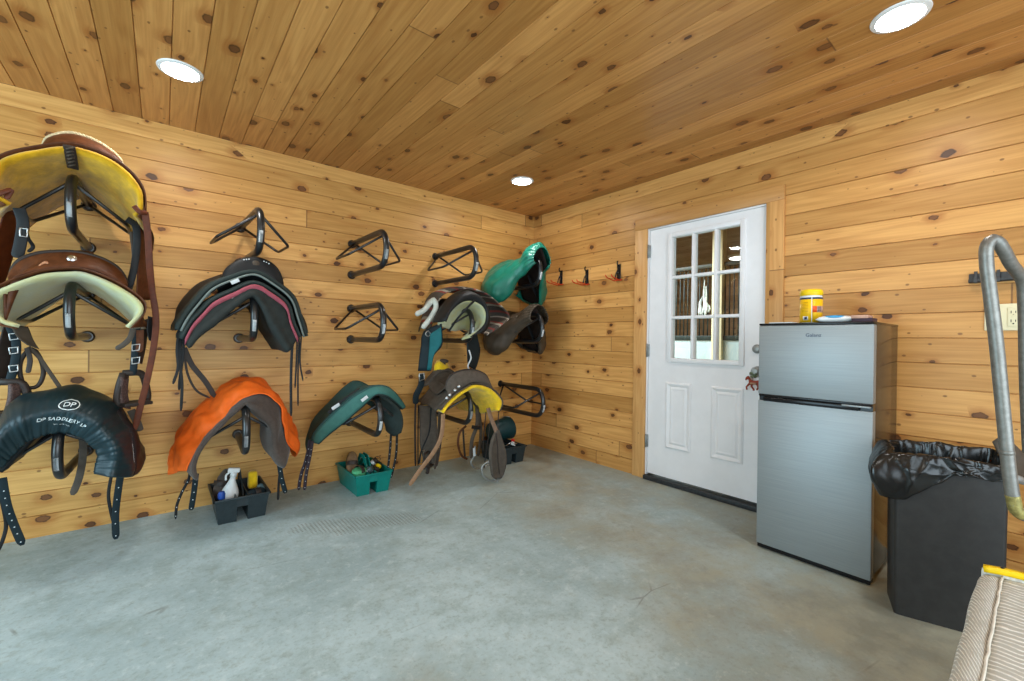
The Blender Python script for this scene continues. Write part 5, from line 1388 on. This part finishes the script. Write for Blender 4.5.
tag(tube('worn_patch', w_, .0162, M_tubewear, ts, 14), 'yellowed worn bend')
ca = PD(1007.2, 453, D_); cb_ = PD(1006.6, 450, D_)
tube('joint_collar', [ca+(cb_-ca)*-.3, cb_], .0166, M_tube, ts, 14)
tube('cross_bar', [PD(1009.5, 476, D_), PD(1020, 480, D_+.06), PD(1033, 484, D_+.12)], .012, M_grey_metal, ts, 10)
lf = empty('leather_flap', PD(1008, 450, D_+.05), 'dark brown leather flap hanging behind the bent steel tube', 'leather flap')
loft('flap', [[PD(992, 442, D_+.06), PD(998, 438, D_+.05), PD(1006, 437, D_+.06)], [PD(1000, 455, D_+.06), PD(1010, 448, D_+.06), PD(1016, 446, D_+.07)], [PD(1011, 466, D_+.05), PD(1020, 466, D_+.06), PD(1029, 462, D_+.07)], [PD(1016, 482, D_+.08), PD(1026, 480, D_+.09), PD(1034, 476, D_+.10)]], M_oil, lf, .006, 16, 16, wr=.003)

# ================================================================ BENCH WITH CORDED COVER
bn = empty('bench', (-1.75, -3.6, 0), 'low bench with pale corded cloth cover at the lower right corner', 'bench')
BX0, BX1, BY0, BY1, BZ = -2.30, -1.20, -3.368, -3.80, .45
bm = bmesh.new(); box_bm(bm, (BX0+.02, BY1+.02, .06), (BX1-.02, BY0-.015, BZ-.05), .01); sharp(finish('bench_body', bm, M_brushwood, bn))
for x in (BX0+.08, BX1-.08):
    for y in (BY0-.07, BY1+.07): box('leg', (x-.025, y-.025, 0), (x+.025, y+.025, .06), M_brushwood, bn, .004)
def cover_rows(yl):
    out = []
    for i in range(26):
        x = BX0+(BX1-BX0)*i/25
        out.append([Vector((x, y+.004*noise.noise(Vector((x*6, y*9, 1))), z+.004*noise.noise(Vector((x*7, y*7, 4))))) for y, z in yl])
    return out
SEAM = -3.408
loft('cover_top', cover_rows([(SEAM, BZ), (-3.50, BZ+.004), (-3.65, BZ+.004), (-3.77, BZ), (-3.80, BZ-.03)]), M_cordA, bn, .012, 30, 60)
loft('cover_side', cover_rows([(SEAM+.001, BZ), (-3.392, BZ-.001), (-3.374, BZ-.006), (-3.366, BZ-.02), (-3.362, BZ-.08), (-3.364, .20), (-3.366, .08)]), M_cordB, bn, .012, 40, 60)
loft('cover_end', [[Vector((BX1, y, BZ-.004)) for y in (-3.37, -3.5, -3.65, -3.795)], [Vector((BX1+.008, y, BZ-.02)) for y in (-3.366, -3.5, -3.65, -3.80)], [Vector((BX1+.008, y, .08)) for y in (-3.366, -3.5, -3.65, -3.80)]], M_cordA, bn, .010, 20, 20)
bm = bmesh.new()
tube_bm(bm, [Vector((BX0+(BX1-BX0)*i/40, SEAM+.003*noise.noise(Vector((i*.7, 0, 0))), BZ+.005+.002*noise.noise(Vector((i*.5, 3, 0))))) for i in range(41)], .0028, 8)
finish('seam_cord', bm, M_cordseam, bn)
yy = empty('yellow_strip', (-1.215, -3.46, BZ+.005), 'yellow plastic strip lying along the far end of the pale bench', 'strip')
bm = bmesh.new()
strap_bm(bm, [(-1.196, -3.371, BZ+.013), (-1.194, -3.43, BZ+.020), (-1.192, -3.52, BZ+.018), (-1.19, -3.66, BZ+.016)], .026, .016, 24, Vector((0, 0, 1)), True)
finish('strip', bm, M_yel_pl, yy)
lathe('screw_hole', [(0, .002), (.004, .0015), (.005, 0)], (-1.191, -3.408, BZ+.026), M_darkslot, yy, 10)
